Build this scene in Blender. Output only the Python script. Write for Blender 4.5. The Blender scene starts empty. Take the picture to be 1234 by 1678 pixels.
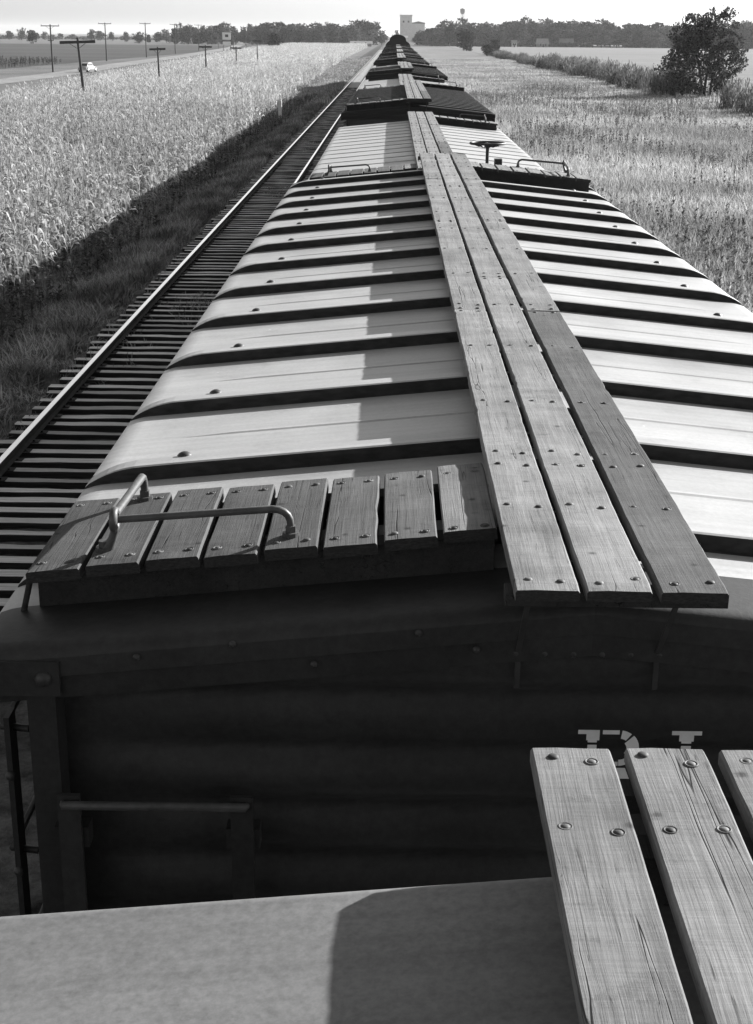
import bpy, math, random
import numpy as np
from mathutils import Matrix, Vector

random.seed(7)
rng = np.random.default_rng(11)
R = math.radians
scene = bpy.context.scene
col = scene.collection

# ------------------------------------------------------------------ camera
CAM = Vector((-0.532, 0.0, 5.60))
PITCH, YAW, ROLL = R(18.7605), R(0.49966), R(0.5)
fwd = Vector((-math.sin(YAW) * math.cos(PITCH), math.cos(YAW) * math.cos(PITCH), -math.sin(PITCH)))
right0 = Vector((math.cos(YAW), math.sin(YAW), 0))
up0 = right0.cross(fwd)
cr, sr = math.cos(ROLL), math.sin(ROLL)
rt = right0 * cr + up0 * sr
up = up0 * cr - right0 * sr
cd = bpy.data.cameras.new('camera')
cd.sensor_fit = 'VERTICAL'; cd.sensor_height = 36.0; cd.sensor_width = 36.0
cd.lens = 36.0 * 2300.0 / 1678.0
cd.clip_start = 0.05; cd.clip_end = 20000
cam = bpy.data.objects.new('camera', cd)
cam.matrix_world = Matrix(((rt.x, up.x, -fwd.x, CAM.x), (rt.y, up.y, -fwd.y, CAM.y), (rt.z, up.z, -fwd.z, CAM.z), (0, 0, 0, 1)))
col.objects.link(cam)
scene.camera = cam

# ------------------------------------------------------------------ sky, sun, exposure
SUNV = Vector((1.0, 0.75, 0.51)).normalized()
EL = math.asin(SUNV.z); AZ = math.atan2(SUNV.x, SUNV.y)
w = bpy.data.worlds.new('World'); scene.world = w; w.use_nodes = True
nt = w.node_tree; nt.nodes.clear()
sky = nt.nodes.new('ShaderNodeTexSky'); sky.sky_type = 'NISHITA'; sky.sun_disc = False
sky.sun_elevation = EL; sky.sun_rotation = AZ
sky.air_density = 1.0; sky.dust_density = 1.4; sky.ozone_density = 1.0
bw = nt.nodes.new('ShaderNodeRGBToBW')
bgn = nt.nodes.new('ShaderNodeBackground'); bgn.inputs['Strength'].default_value = 0.070
wo = nt.nodes.new('ShaderNodeOutputWorld')
nt.links.new(sky.outputs[0], bw.inputs[0]); nt.links.new(bw.outputs[0], bgn.inputs[0]); nt.links.new(bgn.outputs[0], wo.inputs[0])
ld = bpy.data.lights.new('sun', 'SUN'); ld.energy = 5.0; ld.angle = R(0.6); ld.color = (1, 0.998, 0.995)
sun = bpy.data.objects.new('sun', ld); sun.rotation_euler = SUNV.to_track_quat('Z', 'Y').to_euler(); sun.location = (20, 15, 40)
col.objects.link(sun)
vs = scene.view_settings
vs.view_transform = 'Standard'; vs.look = 'None'; vs.gamma = 1.0; vs.use_curve_mapping = False
vs.exposure = 1.5
scene.cycles.use_denoising = True
scene.cycles.max_bounces = 6
scene.cycles.transparent_max_bounces = 4
HAZE = 0.00006

# ------------------------------------------------------------------ materials
MATS = {}


def new_mat(name):
    m = bpy.data.materials.new(name); m.use_nodes = True
    t = m.node_tree; t.nodes.clear()
    o = t.nodes.new('ShaderNodeOutputMaterial')
    MATS[name] = m
    return m, t, o


def N(t, kind, **kw):
    n = t.nodes.new(kind)
    for k, v in kw.items():
        if k in n.inputs: n.inputs[k].default_value = v
        else: setattr(n, k, v)
    return n


def ramp(t, src, stops):
    r = t.nodes.new('ShaderNodeValToRGB')
    e = r.color_ramp.elements
    while len(e) < len(stops): e.new(0.5)
    for i, (p, v) in enumerate(stops):
        e[i].position = p; e[i].color = (v, v, v, 1)
    t.links.new(src, r.inputs[0]); return r.outputs[0]


def coords(t, scale=(1, 1, 1), rnd=True, src='Object'):
    tc = t.nodes.new('ShaderNodeTexCoord')
    mp = t.nodes.new('ShaderNodeMapping'); mp.inputs['Scale'].default_value = scale
    t.links.new(tc.outputs[src], mp.inputs['Vector'])
    if rnd:
        oi = t.nodes.new('ShaderNodeObjectInfo')
        m = N(t, 'ShaderNodeMath', operation='MULTIPLY'); m.inputs[1].default_value = 37.0
        t.links.new(oi.outputs['Random'], m.inputs[0])
        cb = t.nodes.new('ShaderNodeCombineXYZ')
        for i in range(3): t.links.new(m.outputs[0], cb.inputs[i])
        t.links.new(cb.outputs[0], mp.inputs['Location'])
    return mp.outputs[0]


def noise(t, vec, scale, detail=5, rough=0.6):
    n = N(t, 'ShaderNodeTexNoise'); n.inputs['Scale'].default_value = scale
    n.inputs['Detail'].default_value = detail; n.inputs['Roughness'].default_value = rough
    t.links.new(vec, n.inputs['Vector']); return n.outputs['Fac']


def mul(t, a, b, op='MULTIPLY'):
    m = N(t, 'ShaderNodeMath', operation=op)
    for i, s in enumerate((a, b)):
        if isinstance(s, (int, float)): m.inputs[i].default_value = s
        else: t.links.new(s, m.inputs[i])
    return m.outputs[0]


def bsdf(t, o, color, rough=0.8, height=None, bump=0.3, dist=0.01, spec=0.3, metal=0.0):
    b = t.nodes.new('ShaderNodeBsdfPrincipled')
    if isinstance(color, (int, float)): b.inputs['Base Color'].default_value = (color, color, color, 1)
    else: t.links.new(color, b.inputs['Base Color'])
    if isinstance(rough, (int, float)): b.inputs['Roughness'].default_value = rough
    else: t.links.new(rough, b.inputs['Roughness'])
    b.inputs['Specular IOR Level'].default_value = spec
    b.inputs['Metallic'].default_value = metal
    if height is not None:
        bp = t.nodes.new('ShaderNodeBump'); bp.inputs['Strength'].default_value = bump; bp.inputs['Distance'].default_value = dist
        t.links.new(height, bp.inputs['Height']); t.links.new(bp.outputs[0], b.inputs['Normal'])
    t.links.new(b.outputs[0], o.inputs['Surface'])
    return b


def objtint(t, c):
    oi = t.nodes.new('ShaderNodeObjectInfo')
    s = t.nodes.new('ShaderNodeRGBToBW'); t.links.new(oi.outputs['Color'], s.inputs[0])
    return mul(t, c, s.outputs[0])


def simple(name, lo, hi, scale=3.0, rough=0.8, bump=0.2, dist=0.01, stretch=(1, 1, 1), spec=0.3, tint=False, detail=6, fine=None, rnd=True):
    m, t, o = new_mat(name)
    v = coords(t, stretch, rnd)
    f = noise(t, v, scale, detail)
    c = ramp(t, f, [(0.3, lo), (0.7, hi)])
    if fine:
        f2 = noise(t, v, fine, 4, 0.7)
        c = mul(t, c, ramp(t, f2, [(0.3, 0.78), (0.7, 1.2)]))
        f = mul(t, f, f2, 'ADD')
    if tint: c = objtint(t, c)
    bsdf(t, o, c, rough, f, bump, dist, spec)
    return m


def wood(name, base, spec=0.2):
    m, t, o = new_mat(name)
    v = coords(t, (1, 1, 1))
    warp = N(t, 'ShaderNodeTexNoise'); warp.inputs['Scale'].default_value = 2.2; warp.inputs['Detail'].default_value = 2
    t.links.new(v, warp.inputs['Vector'])
    mx = N(t, 'ShaderNodeVectorMath', operation='MULTIPLY_ADD')
    mx.inputs[1].default_value = (0.016, 0.0, 0.016)
    t.links.new(warp.outputs['Color'], mx.inputs[0]); t.links.new(v, mx.inputs[2])

    def st(s):
        mp = t.nodes.new('ShaderNodeMapping'); mp.inputs['Scale'].default_value = s
        t.links.new(mx.outputs[0], mp.inputs['Vector']); return mp.outputs[0]
    g1 = noise(t, st((60, 1.6, 60)), 1.0, 6, 0.65)            # grain
    g2 = noise(t, st((260, 6, 260)), 1.0, 4, 0.7)             # fibres
    saw = noise(t, st((9, 150, 9)), 1.0, 4, 0.7)              # saw marks across the board
    pat = noise(t, v, 3.5, 4, 0.6)                            # weather patches
    ck = noise(t, st((26, 0.32, 26)), 1.0, 2, 0.5)            # checks along the grain
    ckl = ramp(t, ck, [(0.0, 1.0), (0.491, 1.0), (0.5, 0.12), (0.509, 1.0)])
    gate = noise(t, st((14, 0.8, 14)), 1.0, 2, 0.5)
    gt = ramp(t, gate, [(0.54, 1.0), (0.6, 0.0)])
    mxk = N(t, 'ShaderNodeMath', operation='MAXIMUM'); t.links.new(ckl, mxk.inputs[0]); t.links.new(gt, mxk.inputs[1])
    vo = N(t, 'ShaderNodeTexVoronoi', feature='F1', voronoi_dimensions='2D'); vo.inputs['Scale'].default_value = 3.0
    t.links.new(v, vo.inputs['Vector'])
    kn = ramp(t, mul(t, vo.outputs['Distance'], ramp(t, g1, [(0.2, .7), (.8, 1.4)])), [(0.0, 0.25), (0.022, 0.5), (0.03, 0.8), (0.05, 1.0)])
    ck2 = noise(t, st((75, 1.1, 75)), 1.0, 2, 0.5)
    fine_ck = ramp(t, ck2, [(0.0, 1.0), (0.488, 1.0), (0.5, 0.35), (0.512, 1.0)])
    gate2 = ramp(t, noise(t, st((8, 1.6, 8)), 1.0, 2, 0.5), [(0.5, 1.0), (0.56, 0.0)])
    mx2 = N(t, 'ShaderNodeMath', operation='MAXIMUM'); t.links.new(fine_ck, mx2.inputs[0]); t.links.new(gate2, mx2.inputs[1])
    stain = noise(t, v, 16.0, 6, 0.75)
    c = mul(t, base, ramp(t, g1, [(0.28, 0.76), (0.5, 1.0), (0.72, 1.14)]))
    c = mul(t, c, ramp(t, g2, [(0.3, 0.8), (0.7, 1.15)]))
    c = mul(t, c, ramp(t, saw, [(0.3, 0.87), (0.7, 1.08)]))
    c = mul(t, c, ramp(t, pat, [(0.3, 0.66), (0.65, 1.16)]))
    c = mul(t, c, mxk.outputs[0])
    c = mul(t, c, kn)
    c = mul(t, c, mx2.outputs[0])
    c = mul(t, c, ramp(t, stain, [(0.28, 0.62), (0.45, 1.0), (0.6, 1.0), (0.75, 1.2)]))
    c = objtint(t, c)
    h = mul(t, mul(t, mul(t, g1, g2, 'ADD'), mul(t, saw, 0.5), 'ADD'), mul(t, mxk.outputs[0], 2.0), 'ADD')
    bsdf(t, o, c, 0.88, h, 0.42, 0.003, spec)
    return m


def metal_roof(name, base, rough=0.5, spec=0.4, speck=1.0):
    m, t, o = new_mat(name)
    v = coords(t)
    a = noise(t, v, 1.6, 6, 0.6)
    b = noise(t, v, 60, 4, 0.7)
    mp = t.nodes.new('ShaderNodeMapping'); mp.inputs['Scale'].default_value = (0.7, 22, 1); t.links.new(v, mp.inputs['Vector'])
    s = noise(t, mp.outputs[0], 1.0, 5, 0.6)
    c = mul(t, base, ramp(t, a, [(0.3, 0.87), (0.7, 1.09)]))
    c = mul(t, c, ramp(t, b, [(0.3, 1 - 0.1 * speck), (0.7, 1 + 0.08 * speck)]))
    c = mul(t, c, ramp(t, s, [(0.28, 0.86), (0.6, 1.04)]))
    ch = N(t, 'ShaderNodeTexVoronoi', feature='F1'); ch.inputs['Scale'].default_value = 7.0; t.links.new(v, ch.inputs['Vector'])
    c = mul(t, c, ramp(t, ch.outputs['Distance'], [(0.0, 0.5), (0.022, 0.75), (0.035, 1.0)]))
    dp = N(t, 'ShaderNodeTexVoronoi', feature='F1'); dp.inputs['Scale'].default_value = 4.3; t.links.new(v, dp.inputs['Vector'])
    wn = noise(t, v, 9.0, 3, 0.6)
    dd = mul(t, dp.outputs['Distance'], mul(t, wn, 1.4))
    c = mul(t, c, ramp(t, dd, [(0.0, 1.9), (0.012, 1.5), (0.022, 1.0)]))
    gr = noise(t, v, 4.5, 8, 0.75)
    c = mul(t, c, ramp(t, gr, [(0.30, 0.82), (0.44, 1.0), (0.62, 1.0), (0.75, 1.05)]))
    c = objtint(t, c)
    dent = noise(t, v, 2.6, 2, 0.5)
    hh = mul(t, mul(t, dent, 6.0), mul(t, b, 0.25), 'ADD')
    bsdf(t, o, c, ramp(t, a, [(0.3, rough - 0.08), (0.7, rough + 0.12)]), hh, 0.10, 0.006, spec)
    return m


def leafy(name, lo, hi, trans=0.3, rough=0.7, macro=0.0, mscale=0.1, mlo=0.6):
    m, t, o = new_mat(name)
    g = t.nodes.new('ShaderNodeNewGeometry')
    c = ramp(t, g.outputs['Random Per Island'], [(0.0, lo), (0.5, (lo + hi) * 0.5), (1.0, hi)])
    if macro:
        v = coords(t, rnd=False)
        c = mul(t, c, ramp(t, noise(t, v, mscale, 5, 0.6), [(0.38, mlo), (0.6, 1.12)]))
    oi = t.nodes.new('ShaderNodeObjectInfo')
    c = mul(t, c, ramp(t, oi.outputs['Random'], [(0, 0.6), (1, 1.45)]))
    d = t.nodes.new('ShaderNodeBsdfDiffuse'); t.links.new(c, d.inputs['Color'])
    tr = t.nodes.new('ShaderNodeBsdfTranslucent'); t.links.new(c, tr.inputs['Color'])
    mx = t.nodes.new('ShaderNodeMixShader'); mx.inputs[0].default_value = trans
    t.links.new(d.outputs[0], mx.inputs[1]); t.links.new(tr.outputs[0], mx.inputs[2])
    t.links.new(mx.outputs[0], o.inputs['Surface'])
    return m


def field(name, lo, hi, s1=0.05, s2=2.5, bump=0.4, stretch=(1, 1, 1)):
    m, t, o = new_mat(name)
    v = coords(t, stretch, False)
    a = noise(t, v, s1, 6, 0.65); b = noise(t, v, s2, 6, 0.75)
    c = ramp(t, a, [(0.33, lo), (0.67, hi)])
    c = mul(t, c, ramp(t, b, [(0.3, 0.62), (0.7, 1.35)]))
    bsdf(t, o, c, 0.95, b, bump, 0.15, 0.1)
    return m


WOOD = wood('weathered_wood', 0.185)
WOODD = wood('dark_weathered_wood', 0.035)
ENDGRAIN = simple('dark_end_grain', 0.02, 0.045, 30, 0.95, 0.4, 0.003, (3, 3, 8), 0.1)
RIBSHADE_BRACE = simple('rib_shade_and_brace_black', 0.014, 0.04, 14, 0.75, 0.4, 0.004, (1, 3, 3), 0.15)  # shade of the rib flanks painted as colour; also the dark walk brace
GALV = metal_roof('pale_roof_metal', 0.33, 0.42, 0.6)
ROOFA = metal_roof('grey_roof_paint', 0.145, 0.6, 0.3, 2.4)
RIBLIT = metal_roof('sunlit_rib_top_grey', 0.10, 0.5, 0.4)  # paler than its roof: sunlight on the rib tops put into the colour
ROOFD = metal_roof('dark_roof_paint', 0.016, 0.6, 0.2)
BODY = simple('dark_red_car_paint', 0.020, 0.034, 2.5, 0.5, 0.15, 0.005, spec=0.25, fine=40)
IRON = simple('dark_iron', 0.02, 0.04, 20, 0.5, 0.15, 0.002, spec=0.4)
GRABM = simple('worn_grab_iron', 0.035, 0.075, 25, 0.5, 0.25, 0.002, spec=0.4)
BOLTM = simple('bolt_iron', 0.035, 0.09, 30, 0.65, 0.2, 0.001, spec=0.25, tint=True)
RAILTOP = simple('polished_rail_steel', 0.94, 0.97, 8, 0.13, 0.0, 0.001, spec=0.6)
RAILTOP.node_tree.nodes['Principled BSDF'].inputs['Metallic'].default_value = 1.0
RAILSIDE = simple('rusty_rail_web', 0.012, 0.03, 8, 0.8, 0.2, 0.003)
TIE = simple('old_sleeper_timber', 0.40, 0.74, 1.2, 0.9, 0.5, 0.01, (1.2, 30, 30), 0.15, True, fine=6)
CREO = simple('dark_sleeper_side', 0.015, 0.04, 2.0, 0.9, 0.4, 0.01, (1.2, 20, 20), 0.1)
BALLAST = simple('cinder_ballast', 0.02, 0.20, 3.0, 0.95, 0.9, 0.06, spec=0.1, fine=26, rnd=False)
STENCIL = simple('white_stencil_paint', 0.55, 0.75, 12, 0.7, 0.1, 0.001)
GROUND = field('ground_soil_grass', 0.08, 0.14)
SOIL = field('corn_soil', 0.10, 0.16)
MEADOWG = field('meadow_soil_grass', 0.11, 0.2, 0.06, 3.0, 0.6)
STUBBLE = field('pale_stubble', 0.14, 0.18, 0.012, 0.5, 0.2, (0.25, 1.6, 1))
DARKFIELD = field('dark_crop', 0.040, 0.065, 0.012, 0.35, 0.4, (0.2, 2.0, 1))
ROADM = field('pale_gravel_road', 0.17, 0.22, 0.05, 1.5, 0.1)
VERGEG = field('dark_verge_soil', 0.04, 0.08, 0.3, 4.0, 0.6)
CORN = leafy('dry_corn_leaf', 0.16, 0.72, 0.42, macro=1, mscale=0.22, mlo=0.72)
MEADOW = leafy('meadow_grass_blade', 0.2, 0.62, 0.4, macro=1, mscale=0.075, mlo=0.6)
WEED = leafy('dark_weed_leaf', 0.05, 0.16, 0.25)
VERGE = leafy('verge_grass_blade', 0.07, 0.42, 0.3, macro=1, mscale=0.5, mlo=0.35)
SUNPATCH = leafy('sun_patch_blade', 0.25, 0.5, 0.3)  # pale blades paint a sunlit patch into the shaded verge
LEAF = leafy('dark_tree_leaf', 0.010, 0.045, 0.2)
LEAFM = leafy('mid_tree_leaf', 0.025, 0.10, 0.25)
LEAFP = leafy('pale_shrub_leaf', 0.06, 0.20, 0.35)
LEAFB = leafy('big_tree_leaf', 0.016, 0.115, 0.3)
BARK = simple('tree_bark', 0.05, 0.1, 6, 0.9, 0.5, 0.02, (4, 4, 0.6))
POLEM = simple('pole_timber', 0.035, 0.065, 5, 0.9, 0.3, 0.01, (6, 6, 0.5))
CARP = simple('cream_car_paint', 0.27, 0.3, 3, 0.3, 0.02, 0.001, spec=0.6)
GLASS = simple('dark_glass', 0.02, 0.03, 3, 0.1, 0.0, 0.001, spec=0.6)
TYRE = simple('black_rubber', 0.02, 0.03, 10, 0.9, 0.1, 0.002)
CHROME = simple('chrome', 0.6, 0.7, 3, 0.2, 0.0, 0.001); CHROME.node_tree.nodes['Principled BSDF'].inputs['Metallic'].default_value = 1
WHITEP = simple('white_paint', 0.68, 0.8, 1.0, 0.7, 0.1, 0.005)
SIGNDARK = simple('dark_sign_paint', 0.03, 0.06, 3, 0.7, 0.05, 0.002)
CONC = simple('pale_concrete', 0.55, 0.65, 0.4, 0.9, 0.2, 0.02, fine=3)
ROOFSH = simple('pale_shingle_roof', 0.22, 0.3, 1.0, 0.9, 0.2, 0.02)
WALLG = simple('grey_board_wall', 0.15, 0.22, 1.0, 0.9, 0.2, 0.02)
TANKM = simple('tank_silver_paint', 0.4, 0.5, 0.5, 0.5, 0.05, 0.01)

# ------------------------------------------------------------------ mesh helpers


class MB:
    def __init__(s): s.v = []; s.f = []; s.mi = []; s.sm = []

    def add(s, vs, fs, mi=0, smooth=False):
        o = len(s.v); s.v.extend([tuple(p) for p in vs])
        for f in fs: s.f.append(tuple(i + o for i in f)); s.mi.append(mi); s.sm.append(smooth)
        return s

    def box(s, x0, x1, y0, y1, z0, z1, mi=0):
        v = [(x, y, z) for z in (z0, z1) for y in (y0, y1) for x in (x0, x1)]
        return s.add(v, [(0, 2, 3, 1), (4, 5, 7, 6), (0, 1, 5, 4), (2, 6, 7, 3), (0, 4, 6, 2), (1, 3, 7, 5)], mi)

    def bbox(s, x0, x1, y0, y1, z0, z1, b=0.01, mi=0):
        """box with its four top edges and corners chamfered"""
        v = [(x0, y0, z0), (x1, y0, z0), (x1, y1, z0), (x0, y1, z0), (x0, y0, z1 - b), (x1, y0, z1 - b), (x1, y1, z1 - b), (x0, y1, z1 - b),
             (x0 + b, y0 + b, z1), (x1 - b, y0 + b, z1), (x1 - b, y1 - b, z1), (x0 + b, y1 - b, z1)]
        f = [(3, 2, 1, 0), (8, 9, 10, 11)]
        for i in range(4):
            j = (i + 1) % 4
            f += [(i, j, j + 4, i + 4), (i + 4, j + 4, j + 8, i + 8)]
        return s.add(v, f, mi)

    def tube(s, pts, r, n=8, mi=0, cap=True, smooth=True):
        pts = [Vector(p) for p in pts]
        rs = r if isinstance(r, (list, tuple)) else [r] * len(pts)
        rings = []; prev = None
        for i, p in enumerate(pts):
            d = (pts[min(i + 1, len(pts) - 1)] - pts[max(i - 1, 0)]).normalized()
            if prev is None:
                a = Vector((0, 0, 1)) if abs(d.z) < 0.9 else Vector((1, 0, 0))
                u = d.cross(a).normalized()
            else:
                u = (prev - d * prev.dot(d)).normalized()
            prev = u; wv = d.cross(u)
            rings.append([p + (u * math.cos(2 * math.pi * k / n) + wv * math.sin(2 * math.pi * k / n)) * rs[i] for k in range(n)])
        v = [q for rg in rings for q in rg]; f = []
        for i in range(len(pts) - 1):
            for k in range(n):
                k2 = (k + 1) % n
                f.append((i * n + k, i * n + k2, (i + 1) * n + k2, (i + 1) * n + k))
        s.add(v, f, mi, smooth)
        if cap:
            s.add(rings[0], [tuple(range(n - 1, -1, -1))], mi); s.add(rings[-1], [tuple(range(n))], mi)
        return s

    def dome(s, c, r, h, n=8, m=3, mi=0):
        v = []; f = []
        for i in range(m):
            a = i / m * math.pi / 2
            for k in range(n):
                t = 2 * math.pi * k / n
                v.append((c[0] + r * math.cos(a) * math.cos(t), c[1] + r * math.cos(a) * math.sin(t), c[2] + h * math.sin(a)))
        v.append((c[0], c[1], c[2] + h))
        for i in range(m - 1):
            for k in range(n):
                k2 = (k + 1) % n
                f.append((i * n + k, i * n + k2, (i + 1) * n + k2, (i + 1) * n + k))
        for k in range(n): f.append(((m - 1) * n + k, (m - 1) * n + (k + 1) % n, m * n))
        return s.add(v, f, mi, True)

    def torus(s, c, R0, r, ax=0, n=14, m=7, mi=0):
        v = []; f = []
        for i in range(n):
            a = 2 * math.pi * i / n
            for k in range(m):
                b = 2 * math.pi * k / m
                rr = R0 + r * math.cos(b); p = (rr * math.cos(a), rr * math.sin(a), r * math.sin(b))
                p = {0: (p[2], p[0], p[1]), 1: (p[0], p[2], p[1]), 2: p}[ax]
                v.append((c[0] + p[0], c[1] + p[1], c[2] + p[2]))
        for i in range(n):
            for k in range(m):
                i2 = (i + 1) % n; k2 = (k + 1) % m
                f.append((i * m + k, i2 * m + k, i2 * m + k2, i * m + k2))
        return s.add(v, f, mi, True)

    def prism(s, prof, a, b, axis=1, mi=0, cap=True):
        """profile of 2-D points extruded along an axis (1: profile in x,z along y; 0: profile in y,z along x)"""
        n = len(prof)
        if axis == 1: v = [(p[0], a, p[1]) for p in prof] + [(p[0], b, p[1]) for p in prof]
        else: v = [(a, p[0], p[1]) for p in prof] + [(b, p[0], p[1]) for p in prof]
        f = [(i, (i + 1) % n, (i + 1) % n + n, i + n) for i in range(n)]
        if cap: f += [tuple(range(n - 1, -1, -1)), tuple(range(n, 2 * n))]
        return s.add(v, f, mi)

    def grid(s, nx, ny, fn, mi=0, smooth=False):
        v = [fn(i, j) for i in range(nx) for j in range(ny)]
        f = [(i * ny + j, (i + 1) * ny + j, (i + 1) * ny + j + 1, i * ny + j + 1) for i in range(nx - 1) for j in range(ny - 1)]
        return s.add(v, f, mi, smooth)

    def mesh(s, name, mats):
        me = bpy.data.meshes.new(name); me.from_pydata(s.v, [], s.f)
        for m in (mats if isinstance(mats, (list, tuple)) else [mats]): me.materials.append(m)
        me.polygons.foreach_set('material_index', s.mi); me.polygons.foreach_set('use_smooth', s.sm)
        me.update(); return me


def link(name, me, parent=None, loc=(0, 0, 0), rot=(0, 0, 0), color=None):
    o = bpy.data.objects.new(name, me); o.location = loc; o.rotation_euler = rot
    if parent is not None: o.parent = parent
    if color is not None: o.color = (color, color, color, 1)
    col.objects.link(o); return o


def obj(name, mb, mats, parent=None, loc=(0, 0, 0), rot=(0, 0, 0), color=None):
    return link(name, mb.mesh(name, mats), parent, loc, rot, color)


def tag(o, label=None, cat=None, group=None, kind=None):
    if label: o['label'] = label
    if cat: o['category'] = cat
    if group: o['group'] = group
    if kind: o['kind'] = kind
    return o


def thing(name, label, cat, loc=(0, 0, 0), rotz=0, group=None, scale=1.0):
    o = bpy.data.objects.new(name, None); o.empty_display_size = 0.2
    o.location = loc; o.rotation_euler = (0, 0, rotz); o.scale = (scale,) * 3
    col.objects.link(o); return tag(o, label, cat, group)


def np_mesh(name, verts, faces, mat, smooth=False):
    """big mesh from numpy: verts (n,3); faces list of (m,k) int arrays"""
    me = bpy.data.meshes.new(name)
    me.vertices.add(len(verts)); me.vertices.foreach_set('co', np.ascontiguousarray(verts, np.float32).ravel())
    li = np.concatenate([f.ravel() for f in faces]).astype(np.int32)
    tot = np.concatenate([np.full(len(f), f.shape[1]) for f in faces]).astype(np.int32)
    st = np.concatenate([[0], np.cumsum(tot)[:-1]]).astype(np.int32)
    me.loops.add(len(li)); me.loops.foreach_set('vertex_index', li)
    me.polygons.add(len(tot)); me.polygons.foreach_set('loop_start', st); me.polygons.foreach_set('loop_total', tot)
    me.materials.append(mat); me.update(calc_edges=True); return me


# ------------------------------------------------------------------ ground
def sheet(name, pts, z, mat, dz=0.0):
    mb = MB(); mb.add([(x, y, z) for x, y in pts], [tuple(range(len(pts)))])
    return tag(obj(name, mb, mat), kind='structure')


XS = [(-9000, -1.0), (-11.0, -1.0), (-9.6, -0.9), (-7.6, -0.45), (-6.9, -0.34), (2.3, -0.34), (5.5, -1.0), (9000, -1.0)]


def groundz(x):
    return float(np.interp(x, [a for a, b in XS], [b for a, b in XS]))


mb = MB(); YR = [-120, 0, 60, 200, 600, 2500, 9000]
mb.grid(len(XS), len(YR), lambda i, j: (XS[i][0], YR[j], XS[i][1]))
for i, f in enumerate(mb.f):
    xs = sorted(mb.v[k][0] for k in f)
    mb.mi[i] = 1 if (xs[0] >= -11.1 and xs[-1] <= -6.8) else 0
tag(obj('ground', mb, [GROUND, VERGEG]), kind='structure')
# cinder bed of both tracks, a crumbly surface near the camera
mb = MB(); nx, ny = 47, 300


def bed(i, j):
    x = -7.05 + 9.4 * i / (nx - 1); y = 8 + 72 * (j / (ny - 1)) ** 1.25
    e = min(1.0, (x + 7.05) / 0.7, (2.35 - x) / 0.7)
    e = max(0.0, e)
    return (x, y, -0.345 + 0.08 * e + (random.random() - 0.5) * 0.035 * e)


mb.grid(nx, ny, bed)
mb.grid(5, 2, lambda i, j: (-7.05 + 9.4 * i / 4, (80, 1500)[j], -0.345 + (0.08 if 0 < i < 4 else 0)))
mb.grid(5, 2, lambda i, j: (-7.05 + 9.4 * i / 4, (-60, 8)[j], -0.345 + (0.08 if 0 < i < 4 else 0)))
tag(obj('trackbed', mb, BALLAST), kind='structure')
CB = [(30, -30.5), (120, -32.8), (149, -34.4), (197, -36.8), (288, -41.6), (450, -50), (626, -57), (900, -62)]   # far edge of the corn (y, x)


def corn_near(y): return float(np.interp(y, [0, 60, 100, 140, 240, 400, 900], [-9.7, -9.8, -10.5, -11.5, -12.6, -14, -16]))


def corn_far(y): return float(np.interp(y, [a for a, b in CB], [b for a, b in CB]))


sheet('corn_field_soil', [(-9.9, 0), (-9.9, 110), (-11.2, 240), (-15, 900)] + [(x, y) for y, x in reversed(CB)] + [(-28, 0)], -0.985, SOIL)
sheet('meadow', [(5.8, -60), (33, -60), (33, 900), (5.8, 900)], -0.992, MEADOWG)
sheet('stubble_field', [(34, 60), (700, 60), (700, 985), (34, 985)], -0.975, STUBBLE)
sheet('crop_field', [(-74, 60), (-74, 900), (-900, 900), (-900, 60)], -0.97, DARKFIELD)
RD = [(-55.5, -60), (-55.5, 210), (-56.2, 250), (-61.0, 330), (-66, 467), (-83, 756), (-120, 1200)]
sheet('road', [(x - 3.0, y) for x, y in RD] + [(x + 3.0, y) for x, y in reversed(RD)], -0.955, ROADM)

# ------------------------------------------------------------------ track
def rail_mesh(y0, y1):
    mb = MB()
    prof = [(-0.065, -0.165), (0.065, -0.165), (0.065, -0.155), (0.012, -0.135), (0.010, -0.045), (0.044, -0.033), (0.046, -0.006),
            (0.042, 0.0), (-0.042, 0.0), (-0.046, -0.006), (-0.044, -0.033), (-0.010, -0.045), (-0.012, -0.135), (-0.065, -0.155)]
    n = len(prof); v = [(p[0], y, p[1]) for y in (y0, y1) for p in prof]
    for i in range(n):
        mb.add([v[i], v[(i + 1) % n], v[(i + 1) % n + n], v[i + n]], [(0, 1, 2, 3)], 0 if i in (6, 7, 8) else 1)
    return mb


def sleeper_mesh(seed):
    r = random.Random(seed); mb = MB(); L = 1.25 + r.uniform(-0.05, 0.05); wd = 0.104 + r.uniform(-0.018, 0.014)
    n = 9; rows = []
    for i in range(n):
        x = -L + 2 * L * i / (n - 1); j = lambda s: r.uniform(-s, s)
        rows.append([(x, -wd + j(.008), -0.2), (x, -wd + j(.006), -0.016 + j(.004)), (x, -wd + 0.006 + j(.008), -0.004 + j(.005)),
                     (x, wd - 0.008 + j(.01), -0.004 + j(.006)), (x, wd + j(.01), -0.02), (x, wd, -0.2)])
    m = 6; v = [p for row in rows for p in row]
    f = [(i * m + k, (i + 1) * m + k, (i + 1) * m + (k + 1) % m, i * m + (k + 1) % m) for i in range(n - 1) for k in range(m)]
    f += [tuple(range(m)), tuple(range((n - 1) * m + m - 1, (n - 1) * m - 1, -1))]
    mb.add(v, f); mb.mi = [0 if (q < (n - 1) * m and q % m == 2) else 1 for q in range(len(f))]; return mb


SLP = [sleeper_mesh(i).mesh('sleeper', [TIE, CREO]) for i in range(7)]


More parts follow.
